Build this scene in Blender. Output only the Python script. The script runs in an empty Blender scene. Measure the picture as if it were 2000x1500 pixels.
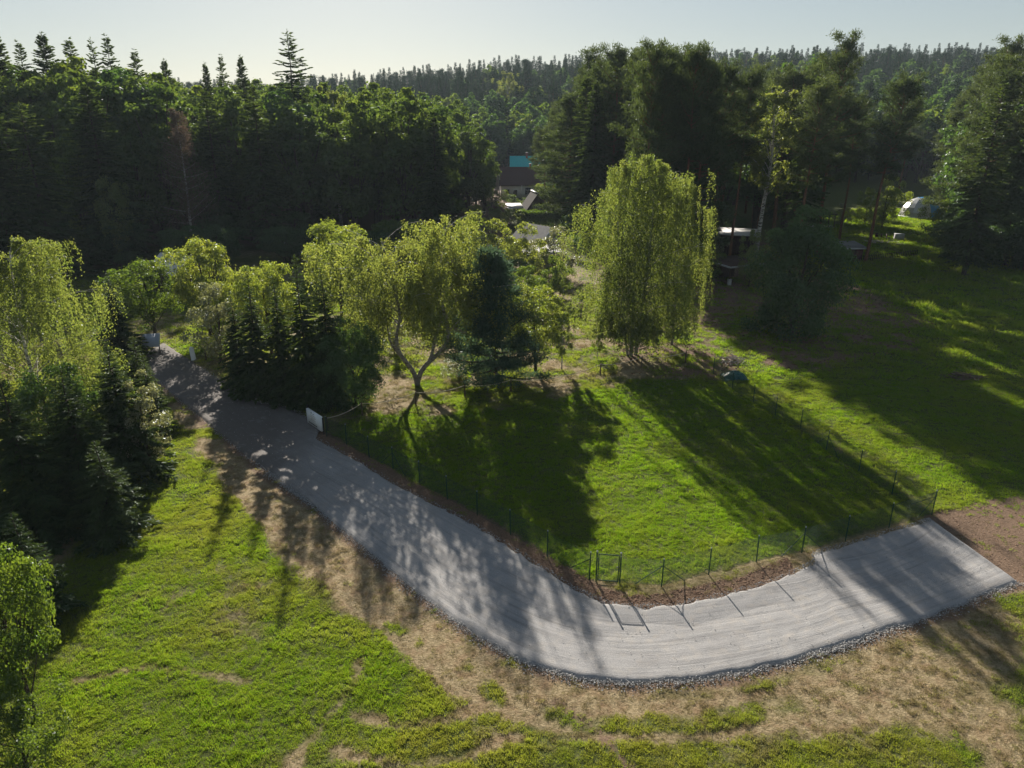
import bpy, math, random
import numpy as np
from mathutils import Vector

# ------------------------------------------------------------------ camera, sky, sun, exposure
scene = bpy.context.scene
COL = scene.collection
CAM_H, PITCH, FPX = 20.0, math.radians(20.0), 1400.0      # focal length in pixels of the 2000 px wide photograph
SUN_EL, SUN_AZ = math.radians(23.5), math.radians(-12.0)  # azimuth measured from +Y towards +X

cam_d = bpy.data.cameras.new('camera')
cam = bpy.data.objects.new('camera', cam_d)
COL.objects.link(cam)
cam.location = (0, 0, CAM_H)
cam.rotation_euler = (math.radians(90) - PITCH, 0, 0)
cam_d.sensor_width = 36.0
cam_d.lens = 36.0 * FPX / 2000.0
cam_d.clip_start = 0.1
cam_d.clip_end = 6000
scene.camera = cam

world = bpy.data.worlds.new('World')
scene.world = world
world.use_nodes = True
wn = world.node_tree.nodes
wl = world.node_tree.links
wn.clear()
w_out = wn.new('ShaderNodeOutputWorld')
w_bg = wn.new('ShaderNodeBackground')
w_sky = wn.new('ShaderNodeTexSky')
w_sky.sky_type = 'NISHITA'
w_sky.sun_disc = False
w_sky.sun_elevation = SUN_EL
w_sky.sun_rotation = SUN_AZ
w_sky.air_density = 1.0
w_sky.dust_density = 0.3
w_sky.ozone_density = 1.5
w_hs = wn.new('ShaderNodeHueSaturation')
w_hs.inputs['Saturation'].default_value = 0.9
w_gm = wn.new('ShaderNodeGamma')            # evens the whole sky out, as the photograph's tone curve does
w_gm.inputs['Gamma'].default_value = 0.62
w_tn = wn.new('ShaderNodeMix'); w_tn.data_type = 'RGBA'; w_tn.blend_type = 'MULTIPLY'
w_tn.inputs['Factor'].default_value = 1.0
w_tn.inputs['B'].default_value = (0.97, 0.98, 0.96, 1)
wl.new(w_sky.outputs[0], w_gm.inputs['Color'])
wl.new(w_gm.outputs[0], w_hs.inputs['Color'])
wl.new(w_hs.outputs[0], w_tn.inputs['A'])
wl.new(w_tn.outputs['Result'], w_bg.inputs['Color'])
w_bg.inputs['Strength'].default_value = 0.064
wl.new(w_bg.outputs[0], w_out.inputs['Surface'])

sun_d = bpy.data.lights.new('sun', 'SUN')
sun_d.energy = 5.0
sun_d.angle = math.radians(0.53)
sun_d.color = (1.0, 0.92, 0.80)
sun = bpy.data.objects.new('sun', sun_d)
COL.objects.link(sun)
sdir = Vector((math.sin(SUN_AZ) * math.cos(SUN_EL), math.cos(SUN_AZ) * math.cos(SUN_EL), math.sin(SUN_EL)))
sun.rotation_euler = sdir.to_track_quat('Z', 'Y').to_euler()
sun.location = (-60, 200, 120)

vs = scene.view_settings
vs.view_transform = 'Standard'
vs.look = 'None'
vs.exposure = 1.38
vs.gamma = 1.0
vs.use_curve_mapping = False
cy = scene.cycles
cy.max_bounces = 6
cy.diffuse_bounces = 3
cy.glossy_bounces = 2
cy.transmission_bounces = 4
cy.volume_bounces = 0
cy.transparent_max_bounces = 6
cy.caustics_reflective = False
cy.caustics_refractive = False
cy.sample_clamp_indirect = 4.0
cy.use_denoising = True

R = np.random.default_rng(11)
random.seed(5)
PI = math.pi

# ------------------------------------------------------------------ projection of photograph pixels onto the ground
def G(px, py, z=0.0):
    x = (px - 1000) / FPX; y = (750 - py) / FPX
    dy = math.cos(PITCH) + y * math.sin(PITCH); dz = -math.sin(PITCH) + y * math.cos(PITCH)
    t = (z - CAM_H) / dz
    return (x * t, dy * t)
def z_at(py, Y):
    y = (750 - py) / FPX
    return CAM_H + (-math.sin(PITCH) + y * math.cos(PITCH)) * Y / (math.cos(PITCH) + y * math.sin(PITCH))
def depth(Y, z=0.0):
    return Y * math.cos(PITCH) - (z - CAM_H) * math.sin(PITCH)
def x_at(px, Y, z=0.0):
    return (px - 1000) / FPX * depth(Y, z)

# ------------------------------------------------------------------ numpy noise
_tab = np.random.default_rng(3).random((256, 256))
def vnoise(x, y, s=0):
    x = np.asarray(x, float) + s * 17.31; y = np.asarray(y, float) + s * 9.77
    xi = np.floor(x).astype(int); yi = np.floor(y).astype(int)
    fx = x - xi; fy = y - yi
    fx = fx * fx * (3 - 2 * fx); fy = fy * fy * (3 - 2 * fy)
    a = _tab[xi & 255, yi & 255]; b = _tab[(xi + 1) & 255, yi & 255]
    c = _tab[xi & 255, (yi + 1) & 255]; d = _tab[(xi + 1) & 255, (yi + 1) & 255]
    return (a * (1 - fx) + b * fx) * (1 - fy) + (c * (1 - fx) + d * fx) * fy
def fbm(x, y, o=4, s=0):
    v = 0; a = 0.5; t = 0
    for i in range(o):
        v = v + a * vnoise(np.asarray(x) * 2 ** i, np.asarray(y) * 2 ** i, s + i); t += a; a *= 0.5
    return v / t
def sstep(a, b, x):
    t = np.clip((np.asarray(x, float) - a) / (b - a), 0, 1)
    return t * t * (3 - 2 * t)
def unit(v):
    v = np.asarray(v, float)
    return v / np.maximum(np.linalg.norm(v, axis=-1, keepdims=True), 1e-9)
def randdir(n, rng=None):
    return unit((rng or R).normal(size=(n, 3)))

def terrain(x, y):
    x = np.asarray(x, float); y = np.asarray(y, float)
    a = x / np.maximum(y, 1.0)
    ridge = np.interp(a, [-0.8, -0.3, -0.15, 0.0, 0.3, 0.75], [22, 24, 31, 39, 44, 46])
    y0 = 235 - 70 * sstep(0.15, 0.5, a)
    s = sstep(y0, 570, y) * (1 - 0.25 * sstep(620, 1300, y))
    bumps = (fbm(x / 9, y / 9, 3, 5) - 0.5) * 0.25 * sstep(30, 120, y)
    return s * ridge + bumps

# ------------------------------------------------------------------ mesh and object helpers
def mesh_np(name, V, F, mats=None, mi=None, attrs=None, smooth=False):
    """F: list of (k,3)/(k,4) int arrays."""
    me = bpy.data.meshes.new(name)
    V = np.asarray(V, dtype=np.float32).reshape(-1, 3)
    F = [np.asarray(f, dtype=np.int32) for f in F if len(f)]
    me.vertices.add(len(V)); me.vertices.foreach_set('co', V.ravel())
    loops = np.concatenate([f.ravel() for f in F]) if F else np.zeros(0, np.int32)
    sizes = np.concatenate([np.full(len(f), f.shape[1], np.int32) for f in F]) if F else np.zeros(0, np.int32)
    starts = (np.cumsum(sizes) - sizes).astype(np.int32)
    me.loops.add(len(loops)); me.loops.foreach_set('vertex_index', loops)
    me.polygons.add(len(sizes)); me.polygons.foreach_set('loop_start', starts)
    try: me.polygons.foreach_set('loop_total', sizes)
    except Exception: pass
    for m in (mats or []): me.materials.append(m)
    if mi is not None: me.polygons.foreach_set('material_index', np.asarray(mi, np.int32))
    if smooth: me.polygons.foreach_set('use_smooth', np.ones(len(sizes), bool))
    for k, v in (attrs or {}).items():
        at = me.attributes.new(k, 'FLOAT', 'POINT'); at.data.foreach_set('value', np.asarray(v, np.float32))
    me.update(calc_edges=True)
    me.validate()
    return me
class MB:
    """collects pieces of one mesh"""
    def __init__(s): s.V = []; s.F = {3: [], 4: []}; s.n = 0; s.T = []
    def add(s, V, F, tint=0.5):
        V = np.asarray(V, float).reshape(-1, 3); F = np.asarray(F, int)
        if len(F): s.F[F.shape[1]].append(F + s.n)
        s.V.append(V); s.n += len(V)
        s.T.append(np.broadcast_to(np.asarray(tint, float), (len(V),)))
        return s
    def mesh(s, name, mat, smooth=False):
        V = np.concatenate(s.V) if s.V else np.zeros((0, 3))
        F = [np.concatenate(s.F[k]) for k in (3, 4) if s.F[k]]
        return mesh_np(name, V, F, [mat] if mat else None, None, {'tint': np.concatenate(s.T)} if s.T else None, smooth)
    # shapes
    def box(s, c, d, rz=0.0, tilt=None):
        x, y, z = [q / 2 for q in d]
        V = np.array([[-x,-y,-z],[x,-y,-z],[x,y,-z],[-x,y,-z],[-x,-y,z],[x,-y,z],[x,y,z],[-x,y,z]])
        if tilt is not None:
            cx, sx = math.cos(tilt), math.sin(tilt)
            V = np.c_[V[:,0], V[:,1]*cx - V[:,2]*sx, V[:,1]*sx + V[:,2]*cx]
        cr, sr = math.cos(rz), math.sin(rz)
        V = np.c_[V[:,0]*cr - V[:,1]*sr, V[:,0]*sr + V[:,1]*cr, V[:,2]] + np.asarray(c)
        return s.add(V, [[3,2,1,0],[4,5,6,7],[0,1,5,4],[1,2,6,5],[2,3,7,6],[3,0,4,7]])
    def prism(s, poly, axis_vec):
        P = np.asarray(poly, float); n = len(P); Q = P + np.asarray(axis_vec, float)
        s.add(np.r_[P, Q], [[i, (i+1) % n, n + (i+1) % n, n + i] for i in range(n)])
        c0 = P.mean(0); c1 = Q.mean(0)
        s.add(np.r_[P, [c0]], [[(i+1) % n, i, n] for i in range(n)])
        s.add(np.r_[Q, [c1]], [[i, (i+1) % n, n] for i in range(n)])
        return s
    def slab(s, quad, t):
        """a sheet through four corners with thickness t along its normal"""
        P = np.asarray(quad, float); n = np.cross(P[1] - P[0], P[3] - P[0]); n = n / np.linalg.norm(n) * t
        return s.prism(P - n, n)
    def tube(s, pts, rad, sides=6, tint=0.5, cap=True):
        P = np.asarray(pts, float); n = len(P); r = np.broadcast_to(np.asarray(rad, float), (n,))
        T = np.gradient(P, axis=0); T = unit(T)
        ref = np.array([0.31, 0.95, 0.05]) if abs(T[0][2]) > 0.8 else np.array([0, 0, 1.0])
        A = unit(np.cross(T, ref)); B = np.cross(T, A)
        ang = np.arange(sides) / sides * 2 * PI
        V = P[:, None, :] + r[:, None, None] * (np.cos(ang)[None, :, None] * A[:, None, :] + np.sin(ang)[None, :, None] * B[:, None, :])
        i = np.arange(n - 1)[:, None] * sides; j = np.arange(sides)[None, :]; k = (j + 1) % sides
        s.add(V.reshape(-1, 3), np.stack([i + j, i + k, i + sides + k, i + sides + j], -1).reshape(-1, 4), tint)
        if cap:
            for e, o in ((0, 1), (n - 1, 0)):
                ring = V[e]; f = [[q, (q + 1) % sides, sides] if not o else [(q + 1) % sides, q, sides] for q in range(sides)]
                s.add(np.r_[ring, [P[e]]], f, tint)
        return s
    def leaves(s, P, D, L, W, tint, rng=None, fold=0.0):
        """rhombic leaves rooted at P, pointing along D"""
        P = np.asarray(P, float); n = len(P)
        if n == 0: return s
        D = unit(D); S = unit(np.cross(D, randdir(n, rng)))
        L = np.broadcast_to(np.asarray(L, float), (n,))[:, None]; W = np.broadcast_to(np.asarray(W, float), (n,))[:, None]
        V = np.stack([P, P + D * L * 0.5 + S * W * 0.5, P + D * L, P + D * L * 0.5 - S * W * 0.5], 1)
        F = np.arange(n)[:, None] * 4 + np.arange(4)[None, :]
        return s.add(V.reshape(-1, 3), F, np.repeat(np.broadcast_to(np.asarray(tint, float), (n,)), 4))
    def stones(s, P, r, rng=None, flat=0.7):
        P = np.asarray(P, float); n = len(P); rng = rng or R
        O = np.array([[1,0,0],[0,1,0],[-1,0,0],[0,-1,0],[0,0,1],[0,0,-1]], float)
        V = O[None] * rng.uniform(0.6, 1.25, (n, 6, 1)) + rng.normal(0, 0.15, (n, 6, 3))
        V[:, :, 2] *= flat
        a = rng.uniform(0, 2 * PI, n); c, q = np.cos(a)[:, None], np.sin(a)[:, None]
        V = np.stack([V[:,:,0]*c - V[:,:,1]*q, V[:,:,0]*q + V[:,:,1]*c, V[:,:,2]], -1) * np.broadcast_to(r, (n,))[:, None, None] + P[:, None]
        f = np.array([[0,1,4],[1,2,4],[2,3,4],[3,0,4],[1,0,5],[2,1,5],[3,2,5],[0,3,5]])
        F = (np.arange(n)[:, None, None] * 6 + f[None]).reshape(-1, 3)
        return s.add(V.reshape(-1, 3), F, np.repeat(rng.random(n), 6))

def obj(name, me, parent=None, loc=None):
    o = bpy.data.objects.new(name, me); COL.objects.link(o)
    if parent is not None: o.parent = parent
    if loc is not None: o.location = loc
    return o
def tag(o, label=None, cat=None, group=None, kind=None):
    if label: o['label'] = label
    if cat: o['category'] = cat
    if group: o['group'] = group
    if kind: o['kind'] = kind
    return o
def thing(name, label, cat, loc=(0, 0, 0), rz=0.0, group=None):
    o = bpy.data.objects.new(name, None); COL.objects.link(o)
    o.empty_display_size = 0.3
    o.location = loc; o.rotation_euler = (0, 0, rz)
    return tag(o, label, cat, group)
def part(name, mb, mat, parent, smooth=False):
    return obj(name, mb.mesh(name, mat, smooth), parent)

# ------------------------------------------------------------------ materials
def newmat(name):
    m = bpy.data.materials.new(name); m.use_nodes = True
    nt = m.node_tree; nt.nodes.clear()
    return m, nt, nt.nodes, nt.links
def ramp(nodes, stops):
    r = nodes.new('ShaderNodeValToRGB'); e = r.color_ramp.elements
    while len(e) < len(stops): e.new(0.5)
    for q, (p, c) in zip(e, stops): q.position = p; q.color = (*c, 1)
    return r
def mixc(nt, f, a, b, mode='MIX'):
    m = nt.nodes.new('ShaderNodeMix'); m.data_type = 'RGBA'; m.blend_type = mode
    for sock, v in ((m.inputs['Factor'], f), (m.inputs['A'], a), (m.inputs['B'], b)):
        if isinstance(v, bpy.types.NodeSocket): nt.links.new(v, sock)
        elif isinstance(v, (tuple, list)): sock.default_value = (*v, 1)
        else:
            sock.default_value = v
    return m.outputs['Result']
def nmath(nt, op, a, b=None, clamp=False):
    m = nt.nodes.new('ShaderNodeMath'); m.operation = op; m.use_clamp = clamp
    for i, v in enumerate((a, b)):
        if v is None: continue
        if isinstance(v, bpy.types.NodeSocket): nt.links.new(v, m.inputs[i])
        else: m.inputs[i].default_value = v
    return m.outputs[0]
def attr(nt, name, typ='GEOMETRY'):
    a = nt.nodes.new('ShaderNodeAttribute'); a.attribute_name = name; a.attribute_type = typ
    return a.outputs['Fac']
def noise(nt, scale, detail=4, rough=0.6, vec=None, dist=0.0):
    n = nt.nodes.new('ShaderNodeTexNoise'); n.inputs['Scale'].default_value = scale
    n.inputs['Detail'].default_value = detail; n.inputs['Roughness'].default_value = rough; n.inputs['Distortion'].default_value = dist
    if vec is not None: nt.links.new(vec, n.inputs['Vector'])
    return n.outputs['Fac']
def objco(nt):
    return nt.nodes.new('ShaderNodeTexCoord').outputs['Object']
def pbr(name, c1, c2=None, scale=6.0, rough=0.8, bump=0.0, metallic=0.0, vec_scale=None, spec=0.3):
    m, nt, N, Lk = newmat(name)
    out = N.new('ShaderNodeOutputMaterial'); p = N.new('ShaderNodeBsdfPrincipled')
    p.inputs['Roughness'].default_value = rough; p.inputs['Metallic'].default_value = metallic
    p.inputs['Specular IOR Level'].default_value = spec
    co = objco(nt)
    if vec_scale:
        mp = N.new('ShaderNodeMapping'); mp.inputs['Scale'].default_value = vec_scale; Lk.new(co, mp.inputs['Vector']); co = mp.outputs[0]
    f = noise(nt, scale, 5, 0.65, co)
    c = mixc(nt, ramp_f(nt, f, 0.3, 0.7), c1, c2 or tuple(q * 0.7 for q in c1))
    Lk.new(c, p.inputs['Base Color'])
    if bump:
        b = N.new('ShaderNodeBump'); b.inputs['Strength'].default_value = bump; b.inputs['Distance'].default_value = 0.03
        Lk.new(f, b.inputs['Height']); Lk.new(b.outputs[0], p.inputs['Normal'])
    Lk.new(p.outputs[0], out.inputs['Surface'])
    return m
def ramp_f(nt, f, a, b):
    m = nt.nodes.new('ShaderNodeMapRange'); m.inputs['From Min'].default_value = a; m.inputs['From Max'].default_value = b
    nt.links.new(f, m.inputs['Value'])
    return m.outputs[0]
def leafmat(name, ca, cb, ta, tb, trans=0.45, gloss=0.06, rough=0.45, inst=False):
    """leaf: diffuse face + light coming through; colour runs ca..cb by each leaf's own tint"""
    m, nt, N, Lk = newmat(name)
    out = N.new('ShaderNodeOutputMaterial')
    t = attr(nt, 'tint')
    rnd = N.new('ShaderNodeObjectInfo').outputs['Random']
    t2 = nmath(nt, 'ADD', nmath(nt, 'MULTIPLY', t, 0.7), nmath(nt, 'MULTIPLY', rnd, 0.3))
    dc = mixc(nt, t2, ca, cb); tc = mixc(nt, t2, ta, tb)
    d = N.new('ShaderNodeBsdfDiffuse'); Lk.new(dc, d.inputs['Color'])
    tr = N.new('ShaderNodeBsdfTranslucent'); Lk.new(tc, tr.inputs['Color'])
    mx = N.new('ShaderNodeMixShader'); mx.inputs[0].default_value = trans
    Lk.new(d.outputs[0], mx.inputs[1]); Lk.new(tr.outputs[0], mx.inputs[2])
    gl = N.new('ShaderNodeBsdfGlossy'); gl.inputs['Roughness'].default_value = rough; gl.inputs['Color'].default_value = (0.9, 0.95, 1, 1)
    m2 = N.new('ShaderNodeMixShader'); m2.inputs[0].default_value = gloss
    Lk.new(mx.outputs[0], m2.inputs[1]); Lk.new(gl.outputs[0], m2.inputs[2])
    Lk.new(m2.outputs[0], out.inputs['Surface'])
    return m

LEAF = {
 'birch':  leafmat('birch_leaves', (0.06,0.095,0.024), (0.125,0.14,0.036), (0.17,0.25,0.035), (0.36,0.38,0.06), 0.47, 0.03),
 'broad':  leafmat('broad_leaves', (0.035,0.07,0.016), (0.075,0.115,0.022), (0.10,0.19,0.015), (0.24,0.30,0.025), 0.45, 0.025),
 'wood':   leafmat('forest_leaves', (0.038,0.072,0.024), (0.078,0.118,0.034), (0.08,0.15,0.018), (0.19,0.25,0.03), 0.4, 0.02),
 'lime':   leafmat('lime_leaves', (0.06,0.10,0.018), (0.12,0.15,0.03), (0.20,0.30,0.02), (0.38,0.40,0.04), 0.5, 0.05),
 'dark':   leafmat('dark_leaves', (0.026,0.06,0.024), (0.055,0.10,0.034), (0.07,0.15,0.018), (0.14,0.24,0.03), 0.4, 0.03),
 'pale':   leafmat('pale_leaves', (0.10,0.12,0.06), (0.20,0.20,0.11), (0.20,0.23,0.06), (0.34,0.33,0.11), 0.4, 0.08),
 'spruce': leafmat('spruce_needles', (0.022,0.048,0.022), (0.06,0.09,0.03), (0.05,0.09,0.014), (0.12,0.16,0.02), 0.36, 0.012),
 'pine':   leafmat('pine_needles', (0.035,0.06,0.026), (0.085,0.11,0.045), (0.06,0.095,0.02), (0.14,0.17,0.035), 0.36, 0.015),
 'blue':   leafmat('blue_pine_needles', (0.04,0.08,0.054), (0.08,0.13,0.084), (0.055,0.11,0.055), (0.12,0.19,0.08), 0.36, 0.02),
 'far':    leafmat('far_needles', (0.010,0.028,0.020), (0.028,0.052,0.030), (0.02,0.045,0.014), (0.04,0.075,0.02), 0.2, 0.0),
 'rust':   leafmat('rusty_leaves', (0.10,0.08,0.06), (0.17,0.13,0.10), (0.11,0.075,0.05), (0.17,0.12,0.08), 0.3, 0.01),
}
def barkmat(name, c1, c2, c3=None, sc=3.0, band=(1, 1, 1)):
    m, nt, N, Lk = newmat(name)
    out = N.new('ShaderNodeOutputMaterial'); p = N.new('ShaderNodeBsdfPrincipled'); p.inputs['Roughness'].default_value = 0.9
    p.inputs['Specular IOR Level'].default_value = 0.15
    mp = N.new('ShaderNodeMapping'); mp.inputs['Scale'].default_value = band; Lk.new(objco(nt), mp.inputs['Vector'])
    f = noise(nt, sc, 4, 0.7, mp.outputs[0])
    c = mixc(nt, ramp_f(nt, f, 0.48, 0.6), c1, c2)
    if c3:
        t = attr(nt, 'tint'); c = mixc(nt, t, c, c3)
    Lk.new(c, p.inputs['Base Color']); Lk.new(p.outputs[0], out.inputs['Surface'])
    return m
BARK = {
 'birch': barkmat('birch_bark', (0.55,0.53,0.48), (0.05,0.045,0.04), (0.12,0.10,0.085), 3.0, (1, 1, 2.5)),
 'dark':  barkmat('dark_bark', (0.07,0.055,0.042), (0.035,0.028,0.022), None, 4.0, (2, 2, 0.5)),
 'pine':  barkmat('pine_bark', (0.17,0.085,0.045), (0.085,0.05,0.032), None, 3.0, (2, 2, 0.6)),
 'grey':  barkmat('grey_bark', (0.17,0.15,0.125), (0.07,0.06,0.05), None, 4.0, (1.5, 1.5, 1)),
}

# ------------------------------------------------------------------ trees: prototypes (trunk mesh + crown mesh), copied later with shared data
def bez(a, b, c, n):
    t = np.linspace(0, 1, n)[:, None]
    return (1 - t) ** 2 * a + 2 * t * (1 - t) * b + t * t * c
def along(P, s):
    """points at fractions s of polyline P"""
    d = np.r_[0, np.cumsum(np.linalg.norm(np.diff(P, axis=0), axis=1))]; d /= d[-1]
    return np.stack([np.interp(s, d, P[:, i]) for i in range(3)], -1)
def smooth_path(P, n):
    P = np.asarray(P, float); s = np.linspace(0, 1, n); Q = along(P, s)
    for _ in range(3): Q[1:-1] = 0.25 * Q[:-2] + 0.5 * Q[1:-1] + 0.25 * Q[2:]
    return Q
def finish(kind, tb, cb, bark, leaf, h, r):
    return dict(kind=kind, trunk=tb.mesh(kind + '_trunk', BARK[bark], True), crown=cb.mesh(kind + '_crown', LEAF[leaf]), h=h, r=r)

def make_spruce(seed, h=25.0, r=4.0, gap=0.5, nb=7, k=1.0, den=1.0, leaf='spruce', low=0.05, sparse=0.0, pw=0):
    g = np.random.default_rng(seed); tb, cb = MB(), MB()
    zs = np.linspace(0, h, 12); tb.tube(np.c_[0.06 * np.sin(zs), 0.05 * np.cos(zs * 1.3), zs], np.interp(zs, [0, h], [h * 0.0125, 0.02]), 7)
    z = low * h
    lop = g.uniform(0.8, 1.2, 9)
    while z < h * 0.985:
        t = z / h
        prof = ((1 - t) ** 0.82 if not pw else 1 - t ** pw) * (0.75 + 0.25 * min(1, t / 0.12))
        n = max(4, int(nb * (1 - (0.15 if pw else 0.4) * t) + g.random()))
        a0 = g.uniform(0, 2 * PI)
        for i in range(n):
            if g.random() < sparse: continue
            az = a0 + i / n * 2 * PI + g.normal(0, 0.25)
            L = (r * prof * g.uniform(0.62, 1.15) * np.interp((az % (2 * PI)) / (2 * PI) * 8, np.arange(9), np.r_[lop[:8], lop[0]]) + 0.12)
            e0 = math.radians(np.interp(t, [0, 0.5, 0.9, 1], [-4, 4, 18, 60])) + g.normal(0, 0.1)
            dr = np.interp(t, [0, 0.6, 1], [0.42, 0.3, 0.0])
            hor = np.array([math.cos(az), math.sin(az), 0]); sd = np.array([-hor[1], hor[0], 0])
            zz = z + g.normal(0, gap * 0.45)
            m = max(7, int(L / (0.13 * k) * 1.5 * den))
            s = g.random(m) ** 0.75; s[0] = 0.98
            P = hor * (L * s * math.cos(e0))[:, None]
            P[:, 2] = zz + L * (s * math.sin(e0) - dr * s ** 1.4 + 0.2 * dr * s ** 5)
            P[:, 2] = np.maximum(P[:, 2], 0.25 + 0.3 * g.random(m))
            side = np.where(g.random(m) < 0.5, -1, 1) * g.uniform(0.15, 1.0, m)
            D = hor * g.uniform(0.35, 0.9, m)[:, None] + sd * side[:, None]
            D[:, 2] = np.interp(t, [0, 1], [-0.55, 0.2]) * g.uniform(0.1, 1.7, m)
            LL = np.clip((0.35 + 0.75 * (1 - s)) * L * 0.34, (0.36 if pw else 0.2) * k, 0.62 * k) * g.uniform(0.7, 1.25, m)
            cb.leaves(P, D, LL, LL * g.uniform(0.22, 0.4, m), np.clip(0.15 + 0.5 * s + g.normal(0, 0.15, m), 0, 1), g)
            if L > 0.8 and g.random() < 0.5:
                ss = np.linspace(0, 0.9, 4); Q = hor * (L * ss * math.cos(e0))[:, None]; Q[:, 2] = zz + L * (ss * math.sin(e0) - dr * ss ** 1.4)
                tb.tube(Q, np.linspace(0.035, 0.01, 4) * k, 3, cap=False)
        z += gap * g.uniform(0.75, 1.25) * (1 - (0.6 if pw else 0.35) * t)
    zt = np.linspace(h * 0.93, h * 1.0, 14)
    cb.leaves(np.c_[np.zeros(14), np.zeros(14), zt], np.c_[g.normal(0, 0.5, 14), g.normal(0, 0.5, 14), np.full(14, 0.8)], 0.28 * k, 0.09 * k, 0.5, g)
    return finish('spruce', tb, cb, 'dark', leaf, h, r)

def make_pine(seed, h=25.0, r=4.2, t0=0.45, nbr=34, k=1.0, npf=26, leaf='pine', lean=0.5, bark='pine', conic=0.0):
    g = np.random.default_rng(seed); tb, cb = MB(), MB()
    zs = np.linspace(0, h * 0.97, 14); lx, ly = g.normal(0, lean, 2)
    T = np.c_[lx * (zs / h) ** 2 + 0.12 * np.sin(zs * 0.35 + seed), ly * (zs / h) ** 2 + 0.12 * np.cos(zs * 0.3), zs]
    tb.tube(T, np.interp(zs, [0, h], [h * 0.0115, 0.05]), 8)
    for i in range(nbr):
        t = t0 + (0.985 - t0) * ((i + g.random()) / nbr) ** 0.9
        u = (t - t0) / (1 - t0)
        prof = (1 - u) ** 0.8 * 1.05 + 0.1 if conic else np.interp(u, [0, 0.2, 0.5, 0.8, 1], [0.65, 0.95, 1.0, 0.78, 0.35])
        L = r * prof * (g.uniform(0.7, 1.15) if conic else g.uniform(0.3, 1.25))
        az = i * 2.4 + g.normal(0, 0.4); el = math.radians(np.interp(u, [0, 0.6, 1], [0, 10, 45] if conic else [2, 22, 60])) + g.normal(0, 0.15)
        hor = np.array([math.cos(az), math.sin(az), 0]); sd = np.array([-hor[1], hor[0], 0])
        b = along(T, np.array([t * h / (h * 0.97)]).clip(0, 1))[0]
        e = b + hor * L * math.cos(el); e[2] += L * math.sin(el) + 0.10 * L
        mid = b + hor * L * 0.5 * math.cos(el) + np.array([0, 0, L * 0.5 * math.sin(el) - 0.10 * L])
        Q = bez(b, mid, e, 6); tb.tube(Q, np.linspace(0.075, 0.02, 6), 4, cap=False)
        nsub = max(4, int(6 + L * (2.6 if conic else 1.6)))
        ss = g.uniform(0.32, 1.0, nsub); ss[0] = 1.0
        lat = g.normal(0, 0.30, nsub) * L * (1.15 - ss) * 1.1 + g.normal(0, 0.12, nsub)
        C = along(Q, ss) + sd * lat[:, None]; C[:, 2] += g.uniform(0.0, 0.3, nsub) * k
        n = nsub * npf
        P = np.repeat(C, npf, 0) + g.normal(0, 1, (n, 3)) * np.array([0.34, 0.34, 0.14]) * k
        D = randdir(n, g) + np.array([0, 0, 0.45]) + hor * 0.35
        LL = g.uniform(0.26, 0.5, n) * k
        cb.leaves(P, D, LL, LL * g.uniform(0.14, 0.26, n), np.clip(0.35 + (P[:, 2] - np.repeat(C[:, 2], npf)) * 1.1 + g.normal(0, 0.15, n), 0, 1), g)
    for i in range(6 if t0 > 0.25 else 0):      # dead stubs on the bare trunk
        t = g.uniform(0.2, t0); b = along(T, np.array([t]))[0]; az = g.uniform(0, 6.28); L = g.uniform(0.4, 1.3)
        tb.tube(np.array([b, b + np.array([math.cos(az) * L, math.sin(az) * L, g.uniform(-0.2, 0.2)])]), [0.03, 0.01], 3, cap=False)
    return finish('pine', tb, cb, bark, leaf, h, r)

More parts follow.
